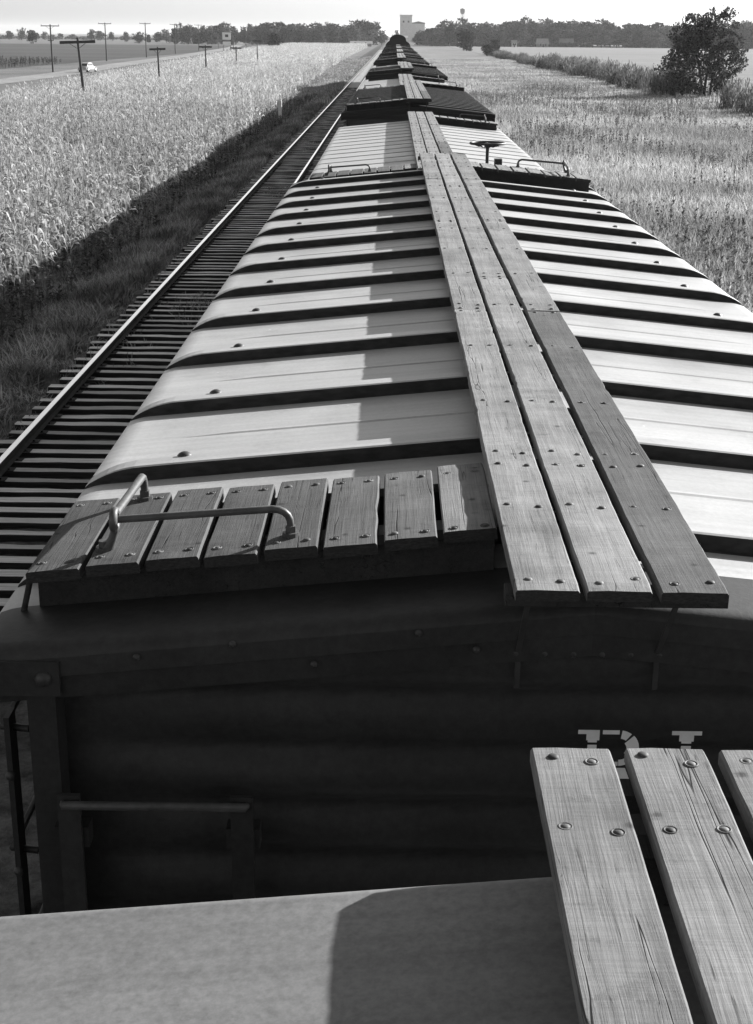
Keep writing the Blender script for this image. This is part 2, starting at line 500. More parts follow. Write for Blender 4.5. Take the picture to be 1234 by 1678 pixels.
def track(xc, label, n, y0):
    t = thing('railway_track', label, 'railway track', (xc, 0, 0))
    for sx in (-1, 1): obj('rail', rail_mesh(-60, 1400), [RAILTOP, RAILSIDE], t, (sx * 0.752, 0, 0))
    y = y0
    for i in range(n):
        link('sleeper', SLP[random.randrange(7)], t, (random.uniform(-.06, .06), y, -0.168 + random.uniform(-.02, .006)),
             (0, random.uniform(-.006, .006), random.uniform(-.02, .02)), random.choice([0.7, 0.9, 1.0, 1.0, 1.1, 0.6, 1.15]))
        y += (0.43 if y < 19.5 else 0.53) + random.uniform(-.07, .08)
    mb = MB(); yy = y
    while yy < 620:
        mb.bbox(-1.25, 1.25, yy - .1, yy + .1, -0.34, -0.172, 0.02); yy += 0.5
    tag(obj('distant_sleepers', mb, TIE, t), kind='stuff')
    # tie plates and spikes under the rail foot
    pl = MB()
    pl.box(-0.16, 0.16, -0.09, 0.09, -0.172, -0.163)
    for sx in (-1, 1): pl.box(sx * .085 - .015, sx * .085 + .015, -.05, -.02, -.163, -.14)
    pm = pl.mesh('rail_plate', RAILSIDE)
    if n > 100:
        slp = [c for c in t.children if c.name.startswith('sleeper')][:110]
        for s in slp:
            for sx in (-1, 1): link('rail_plate', pm, t, (sx * .752, s.location.y, 0.0))
    return t


track(-5.145, 'empty second track with two shiny rails on weathered sleepers, left of the train', 300, 12.0)
track(0.0, 'track the boxcars stand on, almost hidden under the train', 60, 1.0)

# ------------------------------------------------------------------ boxcars
SL = 0.10


def rz(x, zr):
    a = abs(x); z = zr - SL * a
    if a > 1.54: z -= ((a - 1.54) / 0.08) ** 2 * 0.014
    return z


XP = [0.0, 0.4, 0.8, 1.15, 1.36, 1.54, 1.56, 1.58, 1.60, 1.61, 1.62]


def panel_mesh(y0, y1, zr, side, crease=True):
    ym = (y0 + y1) / 2 + 0.03
    ys = [y0, ym - .02, ym - .008, ym, ym + .02, y1] if crease else [y0, y1]
    xs = [side * x for x in XP]
    mb = MB()

    def fn(i, j):
        x = xs[i]; z = rz(x, zr)
        if crease and j in (2, 3) and abs(x) < 1.16: z += 0.004
        return (x, ys[j], z)
    mb.grid(len(xs), len(ys), fn)
    for q in range(len(mb.sm)): mb.sm[q] = q // (len(ys) - 1) >= 5
    if side < 0: mb.f = [tuple(reversed(f)) for f in mb.f]
    # sheet edge turned down at the eave
    o = xs[-1]; zz = rz(o, zr)
    mb.add([(o, y0, zz), (o, y1, zz), (o, y1, zz - .06), (o, y0, zz - .06)], [(0, 1, 2, 3) if side < 0 else (3, 2, 1, 0)])
    return mb


def rib_mesh(y, zr, side, h, wd):
    """raised cap over a sheet joint: upright near face, flat top, sloped far side, dying away over the rounded eave"""
    xs = [0.0, 0.5, 1.0, 1.3, 1.44, 1.48, 1.51, 1.54, 1.57, 1.60, 1.617]
    k = [1, 1, 1, 1, .97, .88, .76, .58, .38, .2, .04]
    prof = [(-.54, 0.0), (-.53, .03), (-.5, .05), (-.46, .6), (-.43, .92), (-.36, 1.0), (.30, 1.0), (.42, .75), (.5, .06), (.68, .05), (.7, 0)]
    mb = MB(); nj = len(prof)

    def fn(i, j):
        p, q = prof[j]
        return (side * xs[i], y + wd * p, rz(side * xs[i], zr) + 0.003 + h * k[i] * q - (0.004 if j in (0, nj - 1) else 0))
    mb.grid(len(xs), len(prof), fn)
    mb.mi = [0 if 4 <= (q % (nj - 1)) <= 6 else 1 for q in range(len(mb.f))]      # flanks and joint near black, their shade put into the colour
    if side < 0: mb.f = [tuple(reversed(f)) for f in mb.f]
    return mb


BOLT = MB().dome((0, 0, 0), 0.0105, 0.0042, 10, 3).mesh('bolt', BOLTM)
bm_ = MB(); bm_.torus((0, 0, -0.0012), 0.0112, 0.0022, 2, 14, 5); bm_.dome((0, 0, -0.003), 0.0095, 0.0055, 10, 3)
BOLTS = bm_.mesh('bolt', BOLTM)
BOLTFAR = MB().dome((0, 0, 0), 0.012, 0.007, 6, 2).mesh('bolt', BOLTM)
RIVET = MB().dome((0, 0, 0), 0.03, 0.024, 10, 4).mesh('rivet', IRON)


def plank_mesh(wd, ln, th, seed, seg=None, wob=0.0025):
    """board along y, origin at the middle of its top, with worn uneven edges"""
    r = random.Random(seed); seg = seg or max(4, int(ln / 0.05)); mb = MB(); c = 0.004; rows = []
    ph = [r.uniform(0, 6.28) for _ in range(4)]
    for i in range(seg + 1):
        y = -ln / 2 + ln * i / seg
        a = wob * (math.sin(y * 2.3 + ph[0]) + .6 * math.sin(y * 7 + ph[1])) + r.uniform(-.4, .4) * wob
        b = wob * (math.sin(y * 1.9 + ph[2]) + .6 * math.sin(y * 6 + ph[3])) + r.uniform(-.4, .4) * wob
        if wob > .001 and r.random() < 0.03: a += r.uniform(.001, .005)
        if wob > .001 and r.random() < 0.03: b -= r.uniform(.001, .005)
        z = r.uniform(-.0012, .0012); e = 0.004 if i in (0, seg) else 0
        yy = y + (r.uniform(0, .004) if i == 0 else 0)
        x0, x1 = -wd / 2 + a, wd / 2 + b
        rows.append([(x0, yy, -th), (x0, yy, -c - e + z), (x0 + c, yy, -e * .6 + z), (x0 + wd * .33, yy, z * .5 - e * .4 + .0006), (x1 - wd * .33, yy, z * .5 - e * .4 - .0006), (x1 - c, yy, -e * .6 + z), (x1, yy, -c - e + z), (x1, yy, -th)])
    m = 8; v = [p for row in rows for p in row]
    f = [(i * m + (k + 1) % m, (i + 1) * m + (k + 1) % m, (i + 1) * m + k, i * m + k) for i in range(seg) for k in range(m)]
    f = [tuple(reversed(q)) for q in f]
    f += [tuple(range(m - 1, -1, -1)), tuple(range(seg * m, seg * m + m))]
    mb.add(v, f); mb.mi[-2:] = [1, 1]; return mb


SEED = [100]


def plank(parent, name, x0, x1, y0, y1, ztop, th=0.03, tilt=0.0, tint=1.0, bolts=(), mat=None, sunk=0.0, bolt_lod=0, seg=None, yrot=0.0, wob=.0012):
    SEED[0] += 1
    p = obj(name, plank_mesh(x1 - x0, y1 - y0, th, SEED[0], seg, wob), [mat or WOOD, ENDGRAIN], parent, ((x0 + x1) / 2, (y0 + y1) / 2, ztop), (0, tilt, yrot), tint)
    for bx, by in bolts:
        if bolt_lod == 0:
            me = BOLTS if random.random() < sunk else BOLT
        else: me = BOLTFAR
        link('bolt', me, p, (bx, by - (y0 + y1) / 2, 0.0005), (0, 0, 0), random.choice([0.5, 0.8, 1.0, 1.6]))
    return p


def grab_iron(parent, sx, sy, yc, zf, x_in=0.80, x_out=1.285, ylen=0.45, lod=0):
    """bent rod: a long arm across the roof and a short one along it, meeting in an eye bolt at the outer corner"""
    n = 10 if lod == 0 else 6
    mb = MB(); r = 0.0105
    z_eye = zf(x_out) + 0.092; z_i = zf(x_in)
    ex, ey = sx * x_out, yc
    def arc(p0, pc, p1, k=5):
        p0, pc, p1 = Vector(p0), Vector(pc), Vector(p1)
        return [p0 * (1 - t) ** 2 + pc * 2 * t * (1 - t) + p1 * t * t for t in [i / k for i in range(k + 1)]]
    xi = sx * x_in
    pts = [(ex, ey, z_eye)] + arc((xi - sx * (-0.05), ey, z_i + .078), (xi, ey, z_i + .078), (xi, ey + sy * .004, z_i + .03)) + [(xi, ey + sy * .004, z_i)]
    mb.tube(pts, r, n)
    yo = ey + sy * ylen
    pts = [(ex, ey + sy * 0.01, z_eye + .012)] + arc((ex - sx * .004, yo - sy * .05, zf(x_out) + .085), (ex - sx * .004, yo, zf(x_out) + .088), (ex - sx * .004, yo + sy * .004, zf(x_out) + .03)) + [(ex - sx * .004, yo + sy * .004, zf(x_out))]
    mb.tube(pts, r * 1.15, n)
    mb.torus((ex, ey, z_eye), 0.025, 0.0125, 0, 16, 7)
    mb.tube([(ex, ey, z_eye - .028), (ex - sx * -.012, ey + sy * .006, zf(x_out) + .03), (ex + sx * .03, ey + sy * .012, zf(x_out))], [.011, .012, .02], n)
    for (fx, fy) in ((xi, ey + sy * .004), (ex - sx * .004, yo + sy * .004), (ex + sx * .035, ey + sy * .012)):
        z = zf(abs(fx))
        mb.tube([(fx, fy, z), (fx, fy, z + .012)], 0.024, n, smooth=False)
        mb.tube([(fx, fy, z + .012), (fx, fy, z + .03)], 0.016, 6, smooth=False)
    return obj('grab_iron', mb, GRABM, parent)


def end_wall_mesh(h, zr, sgn):
    mb = MB(); nx, nz = 25, 145; zt = zr - 0.12; zb = 1.05

    def fn(i, j):
        x = -1.43 + 2.86 * i / (nx - 1); z = zb + (rz(x, zr) - .1 - zb) * j / (nz - 1)
        ph = ((zt - z) / 0.34) % 1.0
        b = abs(math.sin(ph * math.pi * 2)) ** .8 * (1.0 if ph < .5 else .7)
        tp = min(1.0, (1.43 - abs(x)) / 0.55)
        sl = min(1.0, 0.35 + abs(x) * 0.6)
        b2 = max(0.0, math.sin((ph + .5) * math.pi * 2)) ** 3 * 0.35 * (1 - min(1, abs(x) / 1.2))
        return (x, sgn * (h - 0.095 + 0.055 * b * tp), z)
    mb.grid(nx, nz, fn, 0, True)
    if sgn > 0: mb.f = [tuple(reversed(f)) for f in mb.f]
    return mb


def stroke_letter(rects):
    mb = MB()
    for x0, x1, z0, z1 in rects: mb.add([(x0, 0, z0), (x1, 0, z0), (x1, 0, z1), (x0, 0, z1)], [(0, 1, 2, 3)])
    return mb


def boxcar(label, y0, y1, xo=0.0, ztop=4.38, roof=None, pitch=0.94, nr=13, rib_h=0.060, rib_w=0.12, lod=0, boards=None, board_ext=0.2,
           walks=True, wheel=False, end=True, ladder=False, wood_tint=1.0, seams=None, rib_mat=None, name='boxcar', crease=True, zdrop=.15, rib_off=0.0, sharp=False):
    ym = (y0 + y1) / 2; h = (y1 - y0) / 2
    t = thing(name, label, 'boxcar', (xo, ym, 0), 0, 'boxcars coupled in one long train')
    zr = ztop - zdrop
    roof = roof or GALV; rib_mat = rib_mat or roof
    # body
    for sx in (-1, 1):
        mb = MB(); mb.box(min(sx * 1.47, sx * 1.41), max(sx * 1.47, sx * 1.41), -h + .07, h - .07, 1.05, zr - .2)
        for k in range(9 if lod < 2 else 0):
            yy = -h + .35 + (2 * h - .7) * k / 8
            mb.box(min(sx * 1.47, sx * 1.505), max(sx * 1.47, sx * 1.505), yy - .05, yy + .05, 1.06, zr - .21)
        obj('side_wall', mb, BODY, t)
        if lod == 0:
            mb = MB(); a, b = sorted((sx * 1.507, sx * 1.555)); mb.box(a, b, -.95, .95, 1.12, zr - .3)
            for k in range(5):
                zz = 1.3 + k * .55; a, b = sorted((sx * 1.555, sx * 1.58)); mb.box(a, b, -.93, .93, zz, zz + .05)
            obj('side_door', mb, BODY, t)
    for sg in (-1, 1):
        if lod < 2: obj('end_wall', end_wall_mesh(h, zr, sg), BODY, t)
        else:
            mb = MB(); a, b = sorted((sg * (h - .07), sg * (h - .12))); mb.box(-1.4, 1.4, a, b, 1.05, zr - .2); obj('end_wall', mb, BODY, t)
    mb = MB(); mb.box(-1.38, 1.38, -h + .1, h - .1, .95, 1.04); mb.box(-.2, .2, -h - .35, h + .35, .72, .94)
    obj('underframe', mb, IRON, t)
    for sg in (-1, 1):
        mb = MB()
        for sx in (-1, 1):
            mb.box(sx * .95 - .06, sx * .95 + .06, sg * (h - 1.9) - 1.1, sg * (h - 1.9) + 1.1, .38, .62)
            for dy in (-.85, .85): mb.tube([(sx * .70, sg * (h - 1.9) + dy, .42), (sx * .83, sg * (h - 1.9) + dy, .42)], .419, 20)
        mb.box(-.9, .9, sg * (h - 1.9) - .15, sg * (h - 1.9) + .15, .45, .945)
        obj('truck', mb, IRON, t)
    # roof: sheets, ribs, turned-down end pieces
    ribs = [(-pitch * (nr - 1) / 2 + pitch * k + rib_off) for k in range(nr)] if seams is None else seams
    edges = [-h + .09] + ribs + [h - .09]
    for sx in (-1, 1):
        if lod < 2:
            for k in range(len(edges) - 1):
                a, b = edges[k], edges[k + 1]
                obj('roof_panel', panel_mesh(a + (0.0 if k == 0 else .002), b - .002, zr, sx, crease and 0 < k < len(edges) - 2), roof, t, color=random.uniform(.95, 1.04))
            for k, yv in enumerate(ribs):
                rb = obj('roof_rib', rib_mesh(yv, zr, sx, rib_h, rib_w), [rib_mat, RIBSHADE_BRACE if rib_h > .012 else rib_mat], t, color=random.uniform(.95, 1.03))
                if lod == 0 and rib_h > .03:
                    link('rivet', RIVET, rb, (sx * 1.27, yv + .045, rz(1.27, zr) + rib_h - .008))
        else:
            mb = panel_mesh(-h + .06, h - .06, zr, sx, False)
            obj('roof_panel', mb, roof, t)
            rb = MB()
            for yv in ribs:
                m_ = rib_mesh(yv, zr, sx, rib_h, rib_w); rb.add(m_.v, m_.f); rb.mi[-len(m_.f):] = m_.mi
            tag(obj('roof_rib', rb, [rib_mat, RIBSHADE_BRACE if rib_h > .012 else rib_mat], t), kind='stuff')
    for sg in (-1, 1):                                            # end fascia with a rounded lip and a lower strip
        for sx in (-1, 1):
            mb = MB(); xs = [0, .4, .8, 1.2, 1.46, 1.54, 1.58, 1.612]
            prof = [(.30, .004), (.05, .006), (.025, -.001), (.010, -.013), (.002, -.030), (.0, -.082), (.010, -.086), (.014, -.15), (.08, -.155)]

            if sharp: prof = [(1.3, .002), (.02, .005), (.008, .004), (.002, .001), (-.001, -.005), (-.002, -.02), (-.002, -.06), (.004, -.10), (.08, -.11)]

            def fn(i, j):
                d, dz = prof[j]
                return (sx * xs[i], sg * (h - d), rz(sx * xs[i], zr) + dz)
            mb.grid(len(xs), len(prof), fn, 0, False)
            for q in range(len(mb.sm)): mb.sm[q] = (q % (len(prof) - 1)) < 4
            if sx * sg > 0: mb.f = [tuple(reversed(f)) for f in mb.f]
            obj('roof_end', mb, roof if roof is ROOFA else (BODY if lod == 0 else roof), t)
    if lod == 0 and end:
        for k, (x, dz) in enumerate([(-1.18, -.045), (-.93, -.03), (-.72, -.105), (-.45, -.04), (-.3, -.1), (.5, -.05), (.9, -.1), (1.2, -.045)]):
            link('rivet', RIVET, t, (x, -h + .0, rz(x, zr) + dz), (R(90), 0, 0)).scale = (.34, .34, .34)
    # running board
    boards = boards or [(-.234, -.083), (-.066, .086), (.108, .266)]
    e0, e1 = -h - board_ext, h + board_ext
    cuts = [[6.57 - ym, 9.9 - ym, 12.95 - ym], [7.5 - ym, 12.3 - ym], [6.56 - ym, 9.95 - ym, 12.95 - ym]] if lod == 0 and name == 'boxcar' else [[-2.1, 2.2], [-.4, 3.9], [-2.1, 2.0]]
    tints = [[1.0, .93, .98, .9], [1.03, .95, 1.12], [.42, .95, .93, .88]]
    rows = [-h - board_ext + .06, -h + .34, -h + .73, -h + .86] + ribs[1:-1] + [h - .9, h - .45, h + board_ext - .06]
    if sharp: rows = [r_ for r_ in rows if r_ < h - 1.2] + [h - 1.0, h - .085, h + .149]
    for bi, (x0, x1) in enumerate(boards):
        cs = [e0] + cuts[bi % 3] + [e1]
        for k in range(len(cs) - 1):
            a, b = cs[k] + (.004 if k else 0), cs[k + 1] - .002
            bl = []
            if lod < 2:
                bw_ = (x1 - x0) * .27
                for yv in rows:
                    st = random.uniform(-.018, .018) if lod == 0 else 0
                    if a + .04 < yv + st < b - .04:
                        bl += [(-bw_ + random.uniform(-.008, .008), yv - st), (bw_ + random.uniform(-.008, .008), yv + st)]
                if k: bl += [(-bw_, a + .035), (bw_, a + .035)]
                if k < len(cs) - 2: bl += [(-bw_, b - .035), (bw_, b - .035)]
            plank(t, 'running_board_plank', x0, x1, a, b, ztop + random.uniform(-.002, .002), .029, 0, wood_tint * tints[bi % 3][k % len(tints[bi % 3])], bl, None, .25 + .5 * (bi == 2) if name == 'boxcar' else .6, lod, None if lod == 0 else (10 if lod == 1 else 3), 0.0, .0012 if name == 'boxcar' else .0004)
    if lod < 2:                                                    # blocks that carry the boards on the ribs
        for yv in [r_ for r_ in rows if r_ > -h - .1 and r_ < h + .1]:
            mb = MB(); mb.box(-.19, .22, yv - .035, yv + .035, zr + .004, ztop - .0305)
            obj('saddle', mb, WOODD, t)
    for sg in (-1, 1):
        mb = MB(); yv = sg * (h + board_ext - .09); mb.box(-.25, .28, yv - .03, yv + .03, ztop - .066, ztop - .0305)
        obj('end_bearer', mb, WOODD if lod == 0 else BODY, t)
        if lod < 2:
            for bx in (-.19, .17):
                mb = MB(); ye = sg * (h + board_ext - .12); yw = sg * (h - .025)
                path = [(ye, ztop - .066), (ye, ztop - .082), (yw, ztop - .30), (yw, ztop - .40)]
                for q in range(3):
                    (ya, za), (yb, zb) = path[q], path[q + 1]; tk = .008
                    mb.add([(bx - .007, ya, za), (bx + .007, ya, za), (bx + .007, yb, zb), (bx - .007, yb, zb), (bx - .007, ya + tk * sg, za + .004), (bx + .007, ya + tk * sg, za + .004), (bx + .007, yb + tk * sg, zb + .004), (bx - .007, yb + tk * sg, zb + .004)],
                           [(0, 1, 2, 3), (7, 6, 5, 4), (0, 4, 5, 1), (1, 5, 6, 2), (2, 6, 7, 3), (3, 7, 4, 0)])
                obj('board_bracket', mb, IRON, t)
    # roof walks on opposite corners
    if walks:
        for sx, sy in ((-1, -1), (1, 1)):
            ya, yb = -h + .23, -h + .845
            if sy > 0: ya, yb = h - .845, h - .23
            zw = lambda x: ztop - .034 - .103 * (abs(x) - .235)
            npl = 8 if lod < 2 else 4
            px = 1.292 / npl
            for k in range(npl):
                a = .238 + k * px; b = a + px - .0165
                x0, x1 = sorted((sx * a, sx * b))
                dy = random.uniform(-.012, .012) + (.02 if k == 0 else 0)
                bl = [(q, yv) for yv in (ya + .055, yb - .06) for q in (-.042, .042)] if lod == 0 else []
                plank(t, 'roof_walk_plank', x0, x1, ya + dy, yb + dy, zw((a + b) / 2) + random.uniform(-.003, .003), .034, sx * math.atan(.103), wood_tint * ((.92, .56, .46, .42, .38, .40, .35, .38)[k % 8] * random.uniform(.95, 1.05) if sy < 0 else random.uniform(.9, 1.1)), bl, None, .75, lod, 6 if lod == 0 else 3)
            for yv in ((ya + .10, yb - .09) if sy < 0 else (ya + .09, yb - .10)):
                mb = MB(); v = []
                for a in (.24, 1.5):
                    z1 = zw(a) - .0345; z0 = rz(a, zr) + .004
                    v += [(sx * a, yv - .04, z0), (sx * a, yv + .04, z0), (sx * a, yv + .04, z1), (sx * a, yv - .04, z1)]
                mb.add(v, [(0, 1, 2, 3), (7, 6, 5, 4), (0, 4, 5, 1), (1, 5, 6, 2), (2, 6, 7, 3), (3, 7, 4, 0)])
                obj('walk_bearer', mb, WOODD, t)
            # brace from the outer plank down to the eave
            mb = MB(); mb.tube([(sx * 1.515, ya + .05 if sy < 0 else yb - .05, zw(1.515) - .034), (sx * 1.565, (ya + .03 if sy < 0 else yb - .03), zw(1.515) - .24)], .009, 6)
            obj('walk_brace', mb, RIBSHADE_BRACE, t)
            grab_iron(t, sx, 1 if sy < 0 else -1, ya + .095 if sy < 0 else yb - .095, lambda x: zw(x) + .001, .80, 1.285, .45, lod)
    if wheel:                                                     # brake staff with a spoked hand wheel beyond the far end
        wx, wy, wz = .526, h + .48, ztop + .083
        mb = MB(); mb.tube([(wx, wy, 1.3), (wx, wy, wz)], .019, 10); mb.tube([(wx, wy, wz - .035), (wx, wy, wz + .015)], [.045, .03], 12)
        mb.box(wx - .03, wx + .03, h - .08, wy + .02, ztop - .5, ztop - .47)
        st = obj('brake_staff', mb, IRON, t)
        mb = MB(); mb.torus((wx, wy, wz + .012), .19, .0145, 2, 30, 8)
        for k in range(5):
            a = 2 * math.pi * k / 5 + .3
            mb.tube([(wx, wy, wz - .015), (wx + .1 * math.cos(a), wy + .1 * math.sin(a), wz - .02), (wx + .19 * math.cos(a), wy + .19 * math.sin(a), wz + .012)], .011, 6)
        obj('brake_wheel', mb, IRON, t)
        mb = MB(); mb.box(wx + .05, wx + .13, h - .02, h + .09, ztop - .12, ztop - .035); obj('brake_pawl', mb, IRON, t)
    if ladder:
        # corner post and plate, ladder with rungs on the end, stiles of the side ladder
        for px_ in (-1.4375, 1.4375): obj('corner_post', MB().box(px_ - .0375, px_ + .0375, -h, -h + .10, 1.06, zr - .235), BODY, t)
        mb = MB(); mb.box(-1.56, -1.383, -h - .008, -h + .004, zr - .275, zr - .178); gp = obj('corner_plate', mb, BODY, t)
        link('rivet', RIVET, gp, (-1.425, -h - .008, zr - .225), (R(90), 0, 0)).scale = (.75, .75, .75)
        for x in (-1.372, -.912):
            mb = MB(); mb.box(x - .03, x + .03, -h - .05, -h - .035, 1.2, zr - .545); obj('ladder_stile', mb, BODY, t)
            for zz in (zr - .68, zr - 1.4): 
                m2 = MB(); m2.box(x - .045, x + .045, -h - .034, -h + .02, zz - .03, zz + .03); obj('ladder_bracket', m2, BODY, t)
        for k in range(6):
            zz = zr - .565 - .38 * k
            mb = MB(); mb.tube([(-1.39, -h - .03, zz - .01), (-1.385, -h - .065, zz), (-.9, -h - .065, zz), (-.895, -h - .03, zz - .01)], .0125, 8); obj('ladder_rung', mb, GRABM, t)
        for yv in (-h + .09, -h + .55):
            mb = MB(); mb.box(-1.56, -1.545, yv - .03, yv + .035, 1.2, zr - .375); s_ = obj('side_ladder_stile', mb, BODY, t)
            for zz in (-.55, -.85, -1.15): link('rivet', RIVET, s_, (-1.552, yv - .03, zr + zz), (R(90), 0, 0)).scale = (.5, .5, .5)
        for k in range(6):
            zz = zr - .42 - .38 * k
            mb = MB(); mb.tube([(-1.5, -h + .09, zz), (-1.575, -h + .10, zz), (-1.575, -h + .54, zz), (-1.5, -h + .55, zz)], .011, 6); obj('ladder_rung', mb, BODY, t)
        for k in range(6):
            link('rivet', RIVET, t, (-.196 + .0744 * k, -h + .03, zr - .146), (R(90), 0, 0)).scale = (.55, .55, .8)
        # stencilled reporting letters on the end sheet: R and I, cut by stencil bridges
        yl = -h - .036
        L = MB()
        def seg(x0, x1, z0, z1): L.add([(x0, 0, z0), (x1, 0, z0), (x1, 0, z1), (x0, 0, z1)], [(0, 1, 2, 3)])
        bx, tz, H = -.03, zr - .338, .215
        seg(bx, bx + .056, tz - .012, tz); seg(bx + .022, bx + .056, tz - .03, tz - .012); seg(bx + .026, bx + .05, tz - .036, tz - .03); seg(bx + .026, bx + .05, tz - H, tz - .043); seg(bx, bx + .075, tz - H - .014, tz - H)
        def band(c, r0, r1, a0, a1, n=8):
            for k in range(n):
                u, q = a0 + (a1 - a0) * k / n, a0 + (a1 - a0) * (k + 1) / n
                pts = [(c[0] + rr * 1.0 * math.cos(w_), 0, c[1] + rr * math.sin(w_)) for rr, w_ in ((r0, u), (r1, u), (r1, q), (r0, q))]
                L.add(pts, [(0, 1, 2, 3)])
        cc = (bx + .108, tz - .052)
        seg(bx + .064, bx + .108, tz - .012, tz); seg(bx + .064, bx + .108, tz - .104, tz - .092)
        band(cc, .028, .052, R(82), R(52), 4); band(cc, .020, .053, R(44), R(-44), 9); band(cc, .034, .052, R(-52), R(-88), 4)
        L.add([(bx + .10, 0, tz - .11), (bx + .128, 0, tz - .11), (bx + .175, 0, tz - H - .014), (bx + .145, 0, tz - H - .014)], [(0, 1, 2, 3)])
        obj('lettering', L, STENCIL, t, (0, yl, 0))
        L = MB(); ix = .214
        seg(ix, ix + .078, tz - .012, tz); seg(ix + .02, ix + .058, tz - .03, tz - .012); seg(ix + .026, ix + .052, tz - .036, tz - .03); seg(ix + .026, ix + .052, tz - H, tz - .043); seg(ix, ix + .078, tz - H - .014, tz - H)
        obj('lettering', L, STENCIL, t, (0, yl, 0))
    return t


# the car underfoot
A_SEAMS = [-5.2, -4.1, -3.0, -1.9, -.8, .3, 1.4, 2.5, 3.6]
boxcar('smooth dull grey boxcar roof in the foreground, three planks sticking out over the gap', -10.5, 2.085, 0.0, 4.38, ROOFA, zdrop=.122, sharp=True, rib_h=.01, rib_w=.03,
       seams=A_SEAMS, boards=[(-.268, -.124), (-.098, .046), (.073, .217)], board_ext=.195, walks=False, lod=0, name='boxcar_underfoot', wood_tint=.86)
# the ribbed car in front of it
boxcar('pale boxcar with bold raised ribs across its roof, white R I on its end', 3.32, 15.60, 0.0, 4.38, GALV, lod=0, board_ext=.28, rib_off=.065, rib_h=.050, wheel=True, ladder=True)
CARS = [
    ('low pale boxcar roof with thin flat seams, right beyond the brake wheel', dict(ztop=4.15, roof=GALV, rib_h=.006, rib_w=.03, pitch=.80, nr=15, lod=1, crease=False)),
    ('dark boxcar with close lit ribs on its roof, between two pale roofed cars', dict(ztop=4.37, roof=ROOFD, rib_mat=RIBLIT, rib_h=.03, rib_w=.12, pitch=.72, nr=17, lod=1)),
    ('boxcar showing a narrow strip of pale roof behind the nearest dark roofed car', dict(ztop=4.2, roof=GALV, rib_h=.003, rib_w=.03, lod=1, xo=-.1, crease=False)),
    ('dark tall boxcar between the two narrow pale strips of roof', dict(ztop=4.4, roof=ROOFD, rib_mat=RIBLIT, rib_h=.03, rib_w=.10, lod=1)),
    ('farthest boxcar that still shows a pale strip of roof', dict(ztop=4.2, roof=GALV, rib_h=.003, rib_w=.03, lod=2, xo=-.05, crease=False)),
    ('dark boxcar first behind the farthest pale roofed car', dict(ztop=4.4, roof=ROOFD, rib_mat=RIBLIT, rib_h=.03, rib_w=.10, lod=2, xo=-.06)),
    ('dark boxcar second behind the farthest pale roofed car', dict(ztop=4.36, roof=ROOFD, rib_mat=RIBLIT, rib_h=.03, rib_w=.10, lod=2, xo=-.05)),
    ('dark boxcar third behind the farthest pale roofed car', dict(ztop=4.45, roof=ROOFD, rib_mat=RIBLIT, rib_h=.03, rib_w=.10, lod=2, xo=-.02)),
    ('dark boxcar fourth behind the farthest pale roofed car', dict(ztop=4.4, roof=ROOFD, rib_mat=RIBLIT, rib_h=.03, rib_w=.10, lod=2)),
    ('dark boxcar fifth behind the farthest pale roofed car', dict(ztop=4.5, roof=ROOFD, rib_mat=RIBLIT, rib_h=.03, rib_w=.10, lod=2)),
    ('dark boxcar last but one before the round topped car', dict(ztop=4.45, roof=ROOFD, rib_mat=RIBLIT, rib_h=.03, rib_w=.10, lod=2)),
    ('dark boxcar right in front of the round topped car', dict(ztop=4.55, roof=ROOFD, rib_mat=RIBLIT, rib_h=.03, rib_w=.10, lod=2)),
]
for k, (lb, kw) in enumerate(CARS):
    ya = 3.26 + 13.6 * (k + 1)
    kw = dict(kw); kw.setdefault('xo', 0.0)
    boxcar(lb, ya, ya + 12.34, name='boxcar', **kw)
# the round topped car that closes the view
ya = 3.26 + 13.6 * (len(CARS) + 1)
t = thing('covered_car', 'tall dark round topped railway car closing the view at the far end of the train', 'railway car', (0, ya + 6.2, 0), 0, 'boxcars coupled in one long train')
prof = [(-1.5, 1.0)] + [(1.5 * -math.cos(a), 4.4 + .75 * math.sin(a)) for a in [math.pi * i / 14 for i in range(15)]] + [(1.5, 1.0)]
obj('body', MB().prism(prof, -6.2, 6.2), ROOFD, t)
prof = [(-1.05, 4.9)] + [(1.0 * -math.cos(a), 5.1 + .6 * math.sin(a)) for a in [math.pi * i / 10 for i in range(11)]] + [(1.05, 4.9)]
obj('roof_hatch', MB().prism(prof, -5.6, 5.6), ROOFD, t)
mb = MB()
for sg in (-1, 1):
    for sx in (-1, 1):
        for dy in (-.85, .85): mb.tube([(sx * .70, sg * 4.3 + dy, .42), (sx * .83, sg * 4.3 + dy, .42)], .419, 16)
    mb.box(-1, 1, sg * 4.3 - 1, sg * 4.3 + 1, .5, .999)
obj('truck', mb, IRON, t)

# ------------------------------------------------------------------ plants in bulk
def scatter(tv, tf, pos, rot, scl, hscl):
    """copies of one plant template (vertices tv, quads tf) at pos, as arrays"""
    n, m = len(pos), len(tv)
    c, s = np.cos(rot)[:, None], np.sin(rot)[:, None]
    x = tv[None, :, 0] * scl[:, None]; y = tv[None, :, 1] * scl[:, None]; z = tv[None, :, 2] * hscl[:, None]
    v = np.stack([x * c - y * s + pos[:, 0:1], x * s + y * c + pos[:, 1:2], z + pos[:, 2:3]], -1).reshape(-1, 3)
    f = (tf[None] + (np.arange(n) * m)[:, None, None]).reshape(-1, tf.shape[1])
    return v, f


